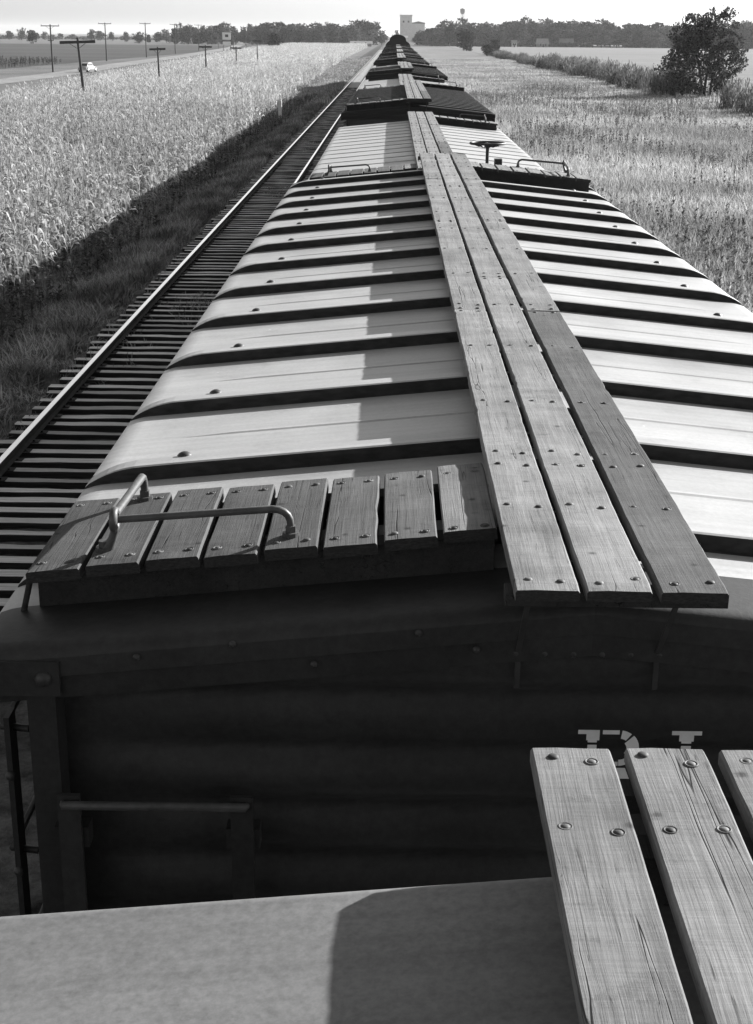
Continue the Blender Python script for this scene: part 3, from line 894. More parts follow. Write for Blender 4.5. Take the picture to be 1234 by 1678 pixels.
def leaf_strip(base, az, ln, wd, up_, droop, seg, twist=0.0):
    pts = []; p = np.array(base, float); el = up_
    d = np.array([math.cos(az), math.sin(az)]); sd = np.array([-d[1], d[0]])
    for i in range(seg + 1):
        u = i / seg
        w_ = wd * (0.55 + 0.45 * math.sin(min(1, u * 2) * math.pi / 2)) * (1 - u ** 2.2) + 0.002
        tw = twist * u
        off = np.array([sd[0] * math.cos(tw), sd[1] * math.cos(tw), math.sin(tw)]) * w_ / 2
        pts.append(p - off); pts.append(p + off)
        p = p + np.array([d[0] * math.cos(el), d[1] * math.cos(el), math.sin(el)]) * ln / seg
        el -= droop / seg
    return pts, [(2 * i, 2 * i + 1, 2 * i + 3, 2 * i + 2) for i in range(seg)]


def build_template(leaves):
    v = []; f = []
    for pts, fs in leaves:
        o = len(v); v += [tuple(p) for p in pts]; f += [tuple(k + o for k in q) for q in fs]
    return np.array(v), np.array(f)


def corn_template(r, nl=9, seg=3):
    H = r.uniform(1.9, 2.3); L = []
    lean = r.uniform(-.12, .12); la = r.uniform(0, 6.28)
    az = r.uniform(0, 6.28)
    L.append(([(-.013, 0, 0), (.013, 0, 0), (.008 + lean, 0, H), (-.006 + lean, 0, H)], [(0, 1, 3, 2)][:0] + [(0, 1, 2, 3)]))
    L.append(([(0, -.013, 0), (0, .013, 0), (lean, .008, H), (lean, -.006, H)], [(0, 1, 2, 3)]))
    for i in range(nl):
        h = H * (.16 + .74 * i / nl) + r.uniform(-.05, .05)
        az += math.pi + r.uniform(-.7, .7)
        b = (lean * h / H, 0, h)
        L.append(leaf_strip(b, az, r.uniform(.55, .95), r.uniform(.055, .095), r.uniform(.5, 1.25), r.uniform(1.6, 3.0), seg, r.uniform(-1, 1)))
    for i in range(4):                                             # tassel
        L.append(leaf_strip((lean, 0, H - .02), r.uniform(0, 6.28), r.uniform(.18, .3), .022, r.uniform(1.0, 1.5), r.uniform(0, .8), 2))
    return build_template(L)


def rand_pts(n, f, seed):
    return np.random.default_rng(seed).random((n, 2))


def plant_field(name, mat, templates, pts, smin, smax, hmin, hmax, seed):
    g = np.random.default_rng(seed); V = []; F = []; o = 0
    ids = g.integers(0, len(templates), len(pts))
    for k, (tv, tf) in enumerate(templates):
        p = pts[ids == k]; n = len(p)
        if not n: continue
        v, f = scatter(tv, tf, p, g.random(n) * 6.283, g.uniform(smin, smax, n), g.uniform(hmin, hmax, n))
        V.append(v); F.append(f + o); o += len(v)
    return link(name, np_mesh(name, np.concatenate(V), [np.concatenate(F)], mat))


rr = random.Random(5)
CT = [corn_template(rr) for _ in range(10)]
CT2 = [corn_template(rr, 5, 2) for _ in range(8)]


def corn_pts(y0, y1, row, step, seed):
    g = np.random.default_rng(seed); P = []
    y = y0
    x = -9.05
    while x > -75:
        ys = np.arange(y0, y1, step) + g.uniform(-.12, .12, len(np.arange(y0, y1, step)))
        xn = np.interp(ys, [0, 60, 100, 140, 240, 400, 900], [-9.7, -9.8, -10.5, -11.5, -12.6, -14, -16]) + .45 * np.sin(ys * .7) * np.sin(ys * .23 + 1) + g.normal(0, .25, len(ys)); xf = np.interp(ys, [a for a, b in CB], [b for a, b in CB])
        xx = x + g.normal(0, .1, len(ys))
        lim = -0.30 * ys - 6.0                                      # a little wider than the view
        k = (xx < xn) & (xx > xf) & (xx > lim)
        P.append(np.stack([xx[k], ys[k], np.full(k.sum(), -1.0)], 1)); x -= row
    return np.concatenate(P)


p1 = corn_pts(6, 105, .60, .25, 1); p1 = p1[rng.random(len(p1)) > .06]
p2 = corn_pts(105, 260, .8, .40, 2)
p3 = corn_pts(260, 880, 1.5, 1.1, 3)
tag(plant_field('corn_plants', CORN, CT, p1, .78, 1.02, .85, 1.10, 21), kind='stuff')
tag(plant_field('corn_plants', CORN, CT2, p2, 1.0, 1.35, .85, 1.12, 22), kind='stuff')
tag(plant_field('corn_plants', CORN, CT2, p3, 1.8, 2.5, .85, 1.1, 23), kind='stuff')


def tuft_template(r, n, hmin, hmax, wd, spread, lean=.6):
    L = []
    for i in range(n):
        a = r.uniform(0, 6.28); q = r.uniform(0, spread)
        L.append(leaf_strip((q * math.cos(a), q * math.sin(a), -.02), r.uniform(0, 6.28), r.uniform(hmin, hmax), wd * r.uniform(.7, 1.3), r.uniform(1.0, 1.5), r.uniform(.2, 1.0) * lean * 2, 2))
    return build_template(L)


def weed_template(r, H=1.0):
    L = [([(-.012, 0, 0), (.012, 0, 0), (.006, 0, H), (-.006, 0, H)], [(0, 1, 2, 3)])]
    for i in range(13):
        h = H * r.uniform(.25, 1.0)
        L.append(leaf_strip((0, 0, h), r.uniform(0, 6.28), r.uniform(.1, .24) * (1.35 - h / H * .7), r.uniform(.05, .09), r.uniform(.3, 1.2), r.uniform(.5, 1.5), 2))
    return build_template(L)


def wedge(n, y0, y1, xa, xb, seed, power=1.0):
    g = np.random.default_rng(seed)
    y = y0 + (y1 - y0) * g.random(n) ** power; x = xa + (xb - xa) * g.random(n)
    return np.stack([x, y, np.zeros(n)], 1)


GT = [tuft_template(rr, 9, .3, .62, .03, .16) for _ in range(8)]
GT2 = [tuft_template(rr, 6, .35, .6, .07, .4) for _ in range(6)]
WT = [weed_template(rr, rr.uniform(.8, 1.3)) for _ in range(8)]
VT = [tuft_template(rr, 8, .18, .42, .022, .12, 1.0) for _ in range(8)]

P = wedge(60000, 30, 120, 5.6, 36, 31, 1.15)
P = P[(P[:, 0] < .27 * P[:, 1] + 3)]; P[:, 2] = -1.0
tag(plant_field('meadow_grass', MEADOW, GT, P, .8, 1.5, .7, 1.3, 41), kind='stuff')
P = wedge(46000, 120, 420, 5.6, 33.0, 32, 1.5); P[:, 2] = -1.0
tag(plant_field('meadow_grass', MEADOW, GT2, P, .9, 1.7, .7, 1.2, 42), kind='stuff')
P = wedge(26000, 60, 200, 33, 62, 39, 1.2); P = P[P[:, 0] < .27 * P[:, 1] + 3]; P[:, 2] = -1.0
tag(plant_field('meadow_grass', MEADOW, GT2, P, .9, 1.6, .7, 1.2, 46), kind='stuff')
P = wedge(15000, -6, 34, 3.0, 15, 51); P[:, 2] = [groundz(x) for x in P[:, 0]]
tag(plant_field('meadow_grass', MEADOW, GT, P, .8, 1.5, .7, 1.3, 52), kind='stuff')
# dark stalky weeds, in drifts
P = wedge(16000, 5, 190, 6.0, 40, 33, 1.2); P = P[P[:, 0] < .27 * P[:, 1] + 3]
P = P[:10500]
dr = np.sin(P[:, 0] * .35 + 1.0) * np.sin(P[:, 1] * .11 + .6) + .6 * np.sin(P[:, 0] * .9 + P[:, 1] * .23) + rng.normal(0, .5, len(P))
P = P[dr > .35]; P[:, 2] = -1.0
tag(plant_field('meadow_weeds', WEED, WT, P, .8, 1.4, .65, 1.15, 43), kind='stuff')
# verge between the second track and the corn
P = wedge(48000, 8, 130, -11.6, -6.75, 34, 1.5); P[:, 2] = [groundz(x) for x in P[:, 0]]
tag(plant_field('verge_grass', VERGE, VT, P, .8, 1.8, .6, 1.3, 44), kind='stuff')
P = wedge(11000, 130, 420, -14.5, -6.8, 35, 1.4); P[:, 2] = [groundz(x) for x in P[:, 0]]
tag(plant_field('verge_grass', VERGE, GT2, P, .8, 1.5, .6, 1.1, 45), kind='stuff')
# tall weeds at the corn's foot, and weeds that grow between the sleepers
P = wedge(2600, 15, 150, -11.6, -8.2, 36, 1.2); P[:, 2] = [groundz(x) for x in P[:, 0]]
tag(plant_field('verge_weeds', VERGE, WT, P, .8, 1.5, .4, .8, 47), kind='stuff')
g = np.random.default_rng(9); P = []
for cx, cy, n, sx, sy in ((-4.6, 31.5, 90, .5, .9), (-4.3, 55, 120, .5, 1.5), (-5.9, 27, 40, .35, 2.0), (-6.55, 34, 120, .25, 6), (-6.5, 60, 140, .25, 12), (-5.2, 85, 120, .5, 5), (-6.6, 22, 60, .2, 3)):
    P.append(np.stack([g.normal(cx, sx, n), g.normal(cy, sy, n), np.full(n, -.26)], 1))
tag(plant_field('trackside_weeds', VERGE, VT, np.concatenate(P), .7, 1.2, .35, .7, 48), kind='stuff')
# pale tufts whose colour stands in for sunlight on the verge, farther along
P = wedge(2600, 120, 205, -10.6, -8.3, 37); P[:, 2] = [groundz(x) for x in P[:, 0]]
tag(plant_field('sun_patch_grass', SUNPATCH, GT2, P, .8, 1.4, .6, 1.0, 49), kind='stuff')
# coarse dark weeds along the crop field's near edge, by the road
P = wedge(2600, 210, 330, -120, -74, 38); P = P[P[:, 0] < -74 - .0 * P[:, 1]]; P[:, 2] = -.97
tag(plant_field('field_edge_weeds', WEED, WT, P, 2.0, 3.6, 1.0, 1.7, 50), kind='stuff')


# ------------------------------------------------------------------ trees
def crown_mesh(name, mat, lobes, n, leaf, seed, fill=.75):
    """leaf-sized quads spread through overlapping lobes (x,y,z,rx,ry,rz)"""
    g = np.random.default_rng(seed)
    wts = np.array([a[3] * a[4] * a[5] for a in lobes]) ** .67; wts /= wts.sum()
    ids = g.choice(len(lobes), n, p=wts); A = np.array(lobes)[ids]
    d = g.normal(size=(n, 3)); d /= np.linalg.norm(d, axis=1)[:, None]
    r = g.random(n) ** (1 / 3) * (1 - fill) + fill * g.random(n) ** .25
    # clumps: pull points towards a limited set of sprays
    c = A[:, :3] + d * r[:, None] * A[:, 3:6]
    k = max(12, n // 26); seeds = c[g.integers(0, n, k)]
    near = g.integers(0, k, n); jit = g.normal(size=(n, 3)) * A[:, 3:6] * .16
    m = g.random(n) < .6; c[m] = seeds[near[m]] + jit[m]
    a = g.normal(size=(n, 3)); a /= np.linalg.norm(a, axis=1)[:, None]
    b = np.cross(a, g.normal(size=(n, 3))); b /= np.linalg.norm(b, axis=1)[:, None]
    s = leaf * g.uniform(.6, 1.4, n)[:, None]
    v = np.stack([c - a * s, c - b * s * .6, c + a * s, c + b * s * .6], 1).reshape(-1, 3)
    f = np.arange(4 * n).reshape(n, 4)
    return np_mesh(name, v, [f], mat)


def trunk_mb(H, r, seed, limbs=5, spread=.3, n=7):
    q = random.Random(seed); mb = MB()
    pts = [(0, 0, 0)]; x = y = 0
    for i in range(1, 6):
        x += q.uniform(-.04, .04) * H; y += q.uniform(-.04, .04) * H; pts.append((x, y, H * i / 5))
    mb.tube(pts, [r * (1 - .14 * i) for i in range(6)], n)
    for i in range(limbs):
        k = q.randrange(2, 5); p = Vector(pts[k]); a = q.uniform(0, 6.28); L = H * spread * q.uniform(.8, 1.4)
        mid = p + Vector((math.cos(a) * L * .5, math.sin(a) * L * .5, L * .45)); e = p + Vector((math.cos(a) * L, math.sin(a) * L, L * 1.0))
        mb.tube([p, mid, e], [r * .45, r * .3, r * .12], 5)
    return mb


def lobes_for(q, H, W, n, z0=.25):
    out = []
    for i in range(n):
        u = q.random(); z = H * (z0 + (1 - z0) * (.15 + .7 * u)); wr = W * .5 * (1 - abs(u - .42) * .9)
        a = q.uniform(0, 6.28); d = wr * q.uniform(.1, .65)
        s = W * q.uniform(.16, .27)
        out.append((d * math.cos(a), d * math.sin(a), z, s, s, s * q.uniform(.7, 1.0)))
    return out


# eight tree forms of unit height ten metres for the distant belts
FORMS = []
for k in range(10):
    q = random.Random(300 + k); W = q.uniform(8, 12); mat = LEAF if k % 3 == 0 else LEAFM
    FORMS.append((crown_mesh('crown', mat, lobes_for(q, 10, W, 16, .04), 2000, .42, 60 + k), trunk_mb(7, .28, 90 + k, 4).mesh('trunk', BARK)))


def ray_x(px, Y):       # where the sight line of a photograph column stands at distance Y
    return -0.532 + (px - 645.0) * Y * .9472 / 2300


def far_tree(px, top, Y, label, group, form=None, base=-1.0, sx=1.0):
    x = ray_x(px, Y); hz = 58 + (px - 645) * .0087
    H = max(3.0, 5.6 - base + (hz - top) * Y * .8966 / 2300) * .95
    cr_, tr_ = FORMS[random.randrange(len(FORMS)) if form is None else form]
    t = thing('tree', label, 'tree', (x, Y, base), random.uniform(0, 6.28), group)
    t.scale = (H / 10 * sx, H / 10 * sx, H / 10)
    link('crown', cr_, t); link('trunk', tr_, t)
    return t


def skyline(px):
    pts = [(-40, 50), (0, 52), (20, 49), (60, 50), (110, 54), (140, 52), (165, 47), (190, 50), (215, 52), (250, 50), (270, 49), (284, 41), (300, 39), (325, 41), (345, 40), (375, 39),
           (395, 38), (430, 35), (455, 34), (490, 38), (515, 37), (545, 34), (562, 41), (568, 41), (580, 33), (596, 29), (612, 33), (624, 46), (632, 56),
           (686, 47), (700, 42), (715, 38), (735, 33), (752, 30), (772, 35), (800, 34), (822, 36), (835, 30), (850, 27), (870, 33), (890, 30), (915, 32), (935, 34), (960, 31),
           (990, 33), (1020, 36), (1060, 34), (1090, 33), (1120, 37), (1160, 40), (1190, 38), (1205, 32), (1225, 30), (1290, 33)]
    return float(np.interp(px, [a for a, b in pts], [b for a, b in pts]))


GL = 'trees of the far belt left of the train'; GR = 'trees of the far belt right of the train'


def nth(n): return str(n) + ('th' if 10 <= n % 100 <= 20 else {1: 'st', 2: 'nd', 3: 'rd'}.get(n % 10, 'th'))


kf = kb = 0
px = 624
while px > 284:
    top = skyline(px); kb += 1
    far_tree(px + random.uniform(-2, 2), top + random.uniform(-1, 2.5), random.uniform(1010, 1080), 'tall rear tree of the left far belt, ' + nth(kb) + ' going left from the train', GL, sx=random.uniform(.85, 1.25))
    if px < 600:
        kf += 1
        far_tree(px + random.uniform(-3, 3), top + random.uniform(7, 14), random.uniform(930, 990), 'lower front tree of the left far belt, ' + nth(kf) + ' going left from the train', GL, sx=random.uniform(.9, 1.5))
    px -= random.uniform(9, 13)
px = 688; kf = 0
while px < 1300:
    top = skyline(px); kf += 1
    far_tree(px + random.uniform(-2, 2), top + random.uniform(-.5, 2.5), random.uniform(1050, 1120), 'tall rear tree of the right far belt, ' + nth(kf) + ' going right from the elevator', GR, sx=random.uniform(.85, 1.25))
    far_tree(px + random.uniform(-3, 3), top + random.uniform(5, 15), random.uniform(1000, 1040), 'lower front tree of the right far belt, ' + nth(kf) + ' going right from the elevator', GR, sx=random.uniform(.9, 1.5))
    px += random.uniform(9, 13)
LONE = [(14, 49, 1300, 'leftmost'), (34, 46, 1250, 'second from the left'), (72, 51, 1400, 'third from the left'), (98, 54, 1500, 'fourth from the left'), (118, 54, 1500, 'fifth from the left'), (150, 47, 1300, 'sixth from the left'),
        (163, 49, 1300, 'seventh from the left'), (181, 51, 1250, 'eighth from the left'), (206, 51, 1200, 'ninth from the left'), (226, 53, 1000, 'tenth from the left'), (243, 54, 1100, 'eleventh from the left'), (258, 50, 1200, 'twelfth from the left'), (272, 49, 1100, 'last before the dense belt')]
for px, tp, y, wd in LONE:
    far_tree(px, tp, y, 'small tree on the open left horizon, ' + wd + ' of its scattered row', 'scattered trees on the left horizon', sx=random.uniform(.7, 1.5))
far_tree(52, 47, 860, 'small dark tree standing in front of the left horizon trees', None, 0)
far_tree(450, 52, 640, 'dark round little tree at the far edge of the corn field', None, 0, sx=1.1)
far_tree(650, 45, 1250, 'thin tree directly above the far end of the train', None, 4, sx=.7)
far_tree(737, 37, 960, 'slender dark tree left of the broad dark tree under the water tower', None, 3, sx=.7)
far_tree(765, 43, 690, 'broad dark tree just under the water tower', None, 6, sx=1.2)
far_tree(820, 45, 990, 'pale pointed tree beside the small white house', None, 2, sx=.6)
far_tree(812, 59, 560, 'ragged dark bush at the far end of the fence row', None, 9, sx=1.15)
far_tree(800, 72, 520, 'low dark bush beside the ragged bush at the end of the fence row', None, 3, sx=1.9)
# low scrub along the foot of the right-hand belt
q = random.Random(71)
lb_ = [(ray_x(p_, 992), 992 + q.uniform(-3, 3), .1 + q.uniform(-.3, .5), 4.2, 1.6, 1.2 + q.uniform(-.3, .6)) for p_ in range(698, 1300, 9)]
tag(link('undergrowth', crown_mesh('undergrowth', LEAF, lb_, 16000, .45, 72)), kind='stuff')
lb_ = [(ray_x(p_, 1500), 1500 + q.uniform(-60, 60), .3 + q.uniform(-.3, .8), 5.0, 2.0, 1.6 + q.uniform(-.5, 1.0)) for p_ in range(-60, 290, 7)]
tag(link('undergrowth', crown_mesh('undergrowth', LEAFM, lb_, 9000, .6, 73)), kind='stuff')

# the big near tree: three trunks, branches down to the weeds
BT = thing('tree', 'large leafy dark tree with three trunks standing in the right meadow', 'tree', (34.6, 167.5, -1.0))
BT.scale = (.93, .93, 1.0)
q = random.Random(77); lob = []
for z, x, s in [(2.0, -3.9, 1.5), (1.5, -2.6, 1.5), (3.4, -3.2, 1.8), (3.2, -1.2, 1.9), (4.8, -2.6, 2.0), (5.0, -.4, 2.1), (6.3, -1.8, 2.0), (7.3, -2.6, 1.3), (7.4, -.3, 2.0), (8.3, .9, 1.6), (8.9, 1.7, .9),
                (6.6, 1.6, 2.0), (7.6, 2.6, 1.4), (5.2, 2.2, 2.0), (6.0, 3.7, 1.3), (4.2, 3.4, 1.6), (2.9, 2.9, 1.4), (2.2, 2.6, 1.2), (1.7, 1.8, 1.1), (1.5, 3.2, 1.1), (1.2, -.9, 1.2), (2.6, .9, 1.2), (1.0, -1.9, 1.1), (1.1, 2.6, .8), (8.4, -1.4, 1.1), (3.9, 1.0, 1.5)]:
    for k in range(2): lob.append((x + q.uniform(-.5, .5), q.uniform(-2.2, 2.2), z + q.uniform(-.3, .3), s * .85, s * .85, s * .75))
obj_ = link('crown', crown_mesh('crown', LEAFB, lob, 16000, .15, 5, .8), BT)
sprig = crown_mesh('sprig', LEAFB, [(2.35, 0, 9.3, .25, .3, .7), (2.5, .1, 9.9, .12, .12, .4), (.6, 0, 9.5, .3, .3, .45), (-3.4, 0, 8.1, .35, .3, .35), (4.9, 0, 5.2, .5, .3, .4), (-4.8, 0, 4.3, .4, .3, .4), (-2.0, 0, 9.0, .5, .3, .3)], 420, .13, 6)
link('crown', sprig, BT)
for (tx, ty, a, b) in ((-.1, 0, -1.2, .5), (.45, .3, 1.0, .2), (1.05, -.2, 2.0, -.5)):
    mb = MB(); mb.tube([(tx, ty, -.1), (tx + .1, ty, 1.8), (tx + a * .4, ty + b, 4.2), (tx + a, ty + b, 7.4)], [.2, .16, .12, .04], 8)
    for k in range(5):
        z = 2.2 + k * .9; an = random.uniform(0, 6.28); mb.tube([(tx + a * .1 * k, ty + b * .2 * k, z), (tx + a * .1 * k + math.cos(an) * 1.0, ty + math.sin(an) * 1.0, z + .7), (tx + a * .1 * k + math.cos(an) * 2.0, ty + math.sin(an) * 2.0, z + 1.0)], [.07, .05, .02], 5)
    obj('trunk', mb, BARK, BT)

# brush along the old fence row
def wispy(name, mat, n, seed, W, H):
    """many upright arching sprays, thicker at the foot"""
    q = random.Random(seed); L = []
    cl = [(q.uniform(-W, W), q.uniform(-W * .6, W * .6), q.uniform(.55, 1.0)) for _ in range(9)]
    for i in range(n):
        cx, cy, hs = cl[q.randrange(9)]; a = q.uniform(0, 6.28); rr_ = abs(q.gauss(0, .45))
        z = max(0, q.betavariate(1.3, 1.4) * H * hs - .5)
        L.append(leaf_strip((cx + rr_ * math.cos(a), cy + rr_ * math.sin(a), z), q.uniform(0, 6.28), q.uniform(.35, .8), q.uniform(.05, .11), q.uniform(.7, 1.5), q.uniform(0, 1.2), 2))
    v, f = build_template(L); return np_mesh(name, v, [f], mat)


SHF = [wispy('foliage', [LEAFP, LEAFM, LEAFP, LEAFP][k], 1500, 520 + k, 1.9, 3.3) for k in range(4)]
stem = MB()
for k in range(5): stem.tube([(0, 0, -.05), (math.cos(k * 1.3) * .5, math.sin(k * 1.3) * .5, 1.1), (math.cos(k * 1.3) * 1.0, math.sin(k * 1.3) * 1.0, 2.1)], [.04, .03, .012], 5)
STEM = stem.mesh('stem', BARK)


def shrub(x, y, s, k, label, group=None, hs=1.0):
    t = thing('shrub', label, 'shrub', (x, y, -1.0), random.uniform(0, 6.28), group); t.scale = (s, s, s * hs)
    link('foliage', SHF[k], t); link('stem', STEM, t); return t


for i in range(58):
    y = 178 + i * 6.4 + random.uniform(-2, 2)
    shrub(32.3 + random.uniform(-1, 1.2) + (2.5 if i > 30 else 0), y, random.uniform(.8, 1.25) * (1.1 if i < 24 else .8), (0, 0, 3, 2)[random.randrange(4)], 'feathery grey shrub in the brushy fence row, ' + nth(i + 1) + ' going away from the big tree', 'shrubs of the fence row', .9)
for (x, y, s, lb) in ((31.9, 131, 1.15, 'tall feathery shrub at the right edge of the view, nearest the big tree'), (32.6, 138, 1.2, 'feathery shrub behind the tall one at the right edge of the view'), (31.3, 124, .95, 'nearest feathery shrub at the right edge of the view')):
    shrub(x, y, s, 3, lb, None, .95)
for (x, y, s, lb) in ((30.4, 168, .95, 'dark low shrub against the left foot of the big tree'), (31.6, 172, 1.0, 'dark shrub filling in behind the left side of the big tree')):
    shrub(x, y, s, 1, lb, None, 1.1)
shrub(36.3, 160, .42, 2, 'small pale bush at the foot of the big tree')

# ------------------------------------------------------------------ posts and poles
def pole_thing(name, label, cat, loc, H, r, arms, tilt=0.0, group=None, armtilt=0.0):
    t = thing(name, label, cat, loc, 0, group); t.rotation_euler = (0, tilt, 0)
    obj('pole', MB().tube([(0, 0, -.2), (0, 0, H * .5), (0, 0, H)], [r, r * .85, r * .65], 8), POLEM, t)
    for (z, w_, hh, ins) in arms:
        a = obj('crossarm', MB().box(-w_ / 2, w_ / 2, -.07 - r, -r, -hh / 2, hh / 2), POLEM, t, (0, 0, z), (0, armtilt, 0))
        k = 0
        for x in np.linspace(-w_ / 2 + .08, w_ / 2 - .08, ins):
            obj('insulator', MB().tube([(x, -r - .035, hh / 2), (x, -r - .035, hh / 2 + .13), (x, -r - .035, hh / 2 + .2)], [.025, .05, .03], 6), GLASS, a)
        mb = MB()
        for s in (-1, 1): mb.tube([(s * w_ * .22, -r - .08, -hh / 2), (0, -r - .03, -.55)], .022, 5)
        obj('arm_brace', mb, IRON, a)
    return t


pole_thing('telegraph_pole', 'nearest short telegraph pole, leaning, with one wide tilted crossarm above the corn', 'telegraph pole', (-27.1, 126, -1.0), 6.2, .15, [(5.85, 3.05, .24, 0)], R(-3.5), None, R(1.5))
TP = [('second short telegraph pole above the corn, right of the leaning one', 168, ray_x(258, 168), 4.95), ('third short telegraph pole above the corn, counting from the leaning one', 208, ray_x(336, 208), 4.9),
      ('fourth short telegraph pole above the corn, counting from the leaning one', 250, ray_x(386, 250), 4.4), ('fifth short telegraph pole above the corn, in front of the round dark tree', 291, ray_x(421, 291), 5.4)]
for lb, y, x, H in TP:
    pole_thing('telegraph_pole', lb, 'telegraph pole', (x, y, -1.0), H + .2, .13, [(H - .05, 1.85, .22, 0)], random.uniform(-.02, .02), 'short telegraph poles along the railway', random.uniform(-.03, .03))
UP = [(82, 258, 'tall utility pole at the far left, nearest of the row along the road'), (172, 364, 'tall utility pole second in the row along the road, right of the white car'), (238, 425, 'tall utility pole third in the row along the road'),
      (286, 508, 'tall utility pole fourth in the row, against the first dense trees'), (325, 606, 'tall utility pole fifth in the row, against the dense trees'), (357, 680, 'tall utility pole left of the white billboard'), (382, 740, 'tall utility pole right of the white billboard'), (403, 800, 'farthest tall utility pole in the row along the road')]
TOPS = [40, 37, 37, 39, 40, 42, 43, 44]
for (px, y, lb), tp in zip(UP, TOPS):
    hz = 58 + (px - 645) * .0087
    H = 6.6 + (hz - tp) * y * .8966 / 2300
    pole_thing('utility_pole', lb, 'utility pole', (ray_x(px, y), y, -1.0), H, .17, [(H - .25, 3.2, .14, 2), (H * .67, 1.1, .14, 2)], 0, 'tall utility poles along the road')
tag(obj('marker_post', MB().bbox(-.13, .13, -.11, .11, -.2, 1.7, .03), CONC, None, (-9.05, 110.1, -.78)), 'short pale concrete post standing in the dark verge beside the track', 'marker post')
tag(obj('fence_post', MB().bbox(-.08, .08, -.08, .08, -.2, .95, .02), CONC, None, (21.3, 153.2, -1.0)), 'small pale post standing alone in the right meadow', 'post')
tag(obj('fence_post', MB().tube([(0, 0, -.2), (0.03, 0, 1.7)], .09, 7), POLEM, None, (36.6, 150, -1.0)), 'dark fence post between the big tree and the right edge shrubs', 'post')

# ------------------------------------------------------------------ the white car on the road (seen from behind, three-quarter)
def sedan(loc, rot, label):
    t = thing('sedan', label, 'car', loc, rot)
    st = [(-2.3, .35, .62, .62, .70), (-2.2, .3, .78, .70, .82), (-1.7, .28, .98, .74, .86), (-1.25, .28, 1.05, .76, .88), (-.7, .28, 1.04, .76, .88), (.75, .28, 1.03, .76, .88), (1.2, .28, 1.02, .70, .84), (1.9, .3, .96, .58, .76), (2.2, .35, .8, .5, .68)]
    mb = MB(); v = []
    for (y, zb, zt, wt, wb) in st:
        v += [(-wb, y, zb), (-wb - .03, y, (zb + zt) / 2), (-wt, y, zt - .05), (-wt * .7, y, zt), (wt * .7, y, zt), (wt, y, zt - .05), (wb + .03, y, (zb + zt) / 2), (wb, y, zb)]
    n = 8; f = [(i * n + k, i * n + (k + 1) % n, (i + 1) * n + (k + 1) % n, (i + 1) * n + k) for i in range(len(st) - 1) for k in range(n)]
    f += [tuple(range(n - 1, -1, -1)), tuple(range((len(st) - 1) * n, len(st) * n))]
    mb.add(v, f, 0, True); obj('body', mb, CARP, t)
    cab = [(-1.55, 1.0, .66), (-1.05, 1.48, .56), (-.7, 1.58, .53), (.35, 1.58, .53), (.7, 1.48, .56), (1.05, 1.0, .66)]
    mb = MB(); v = []
    for (y, z, w_) in cab: v += [(-w_, y, z), (w_, y, z)]
    f = [(2 * i, 2 * i + 1, 2 * i + 3, 2 * i + 2) for i in range(5)]
    mb.add(v, f, 0); mb.add([v[i] for i in range(0, 12, 2)], [(0, 1, 2, 3, 4, 5)]); mb.add([v[i] for i in range(1, 12, 2)], [(5, 4, 3, 2, 1, 0)])
    obj('cabin', mb, CARP, t)
    def pane(pts): 
        m_ = MB(); m_.add(pts, [tuple(range(len(pts)))]); obj('window', m_, GLASS, t)
    pane([(-.53, -1.5, 1.08), (.53, -1.5, 1.08), (.45, -1.1, 1.46), (-.45, -1.1, 1.46)])
    pane([(-.53, 1.0, 1.08), (.53, 1.0, 1.08), (.45, .74, 1.46), (-.45, .74, 1.46)])
    for s in (-1, 1):
        pane([(s * .665, -1.2, 1.1), (s * .665, -.3, 1.1), (s * .57, -.35, 1.48), (s * .575, -.95, 1.47)]); pane([(s * .665, -.22, 1.1), (s * .665, .85, 1.1), (s * .58, .6, 1.46), (s * .57, -.22, 1.48)])
    for sx in (-1, 1):
        for y in (-1.45, 1.4):
            wv = obj('wheel', MB().tube([(sx * .72, y, .33), (sx * .90, y, .33)], .33, 16), TYRE, t); obj('hubcap', MB().tube([(sx * .902, y, .33), (sx * .93, y, .33)], [.17, .1], 12), CHROME, wv)
            obj('fender', MB().prism([(y - .5, .42), (y - .42, .68), (y - .2, .84), (y + .1, .86), (y + .35, .72), (y + .52, .42), (y + .4, .42), (y + .2, .72), (y - .2, .7), (y - .4, .42)], min(sx * .78, sx * .95), max(sx * .78, sx * .95), 0), CARP, t)
        obj('tail_lamp', MB().dome((sx * .62, -2.27, .68), .06, .08, 8, 3), GLASS, t); obj('headlight', MB().dome((sx * .55, 2.14, .74), .1, .1, 10, 3), CHROME, t)
    for y in (-2.42, 2.3): obj('bumper', MB().tube([(-.85, y + (.1 if y < 0 else -.1), .42), (-.6, y, .42), (.6, y, .42), (.85, y + (.1 if y < 0 else -.1), .42)], .06, 6), CHROME, t)
    return t


sedan((-54.2, 258, -.95), R(-14), 'white rounded old sedan on the road, partly behind the leaning telegraph pole')

# billboard beyond the corn
bx, by = ray_x(371, 594), 594
BB = thing('billboard', 'white roadside billboard with a dark emblem, on posts beyond the corn', 'billboard', (bx, by, -1.0))
obj('panel', MB().box(-1.7, 1.7, -.06, .06, 4.4, 7.2), WHITEP, BB)
obj('panel', MB().box(-1.6, 1.6, -.05, .05, 2.4, 3.7), WHITEP, BB)
obj('emblem', MB().bbox(-.6, .65, -.09, -.061, 5.4, 6.4, .01), SIGNDARK, BB)
for x in (-1.4, 1.4): obj('post', MB().box(x - .1, x + .1, .061, .22, -.1, 7.4), POLEM, BB)

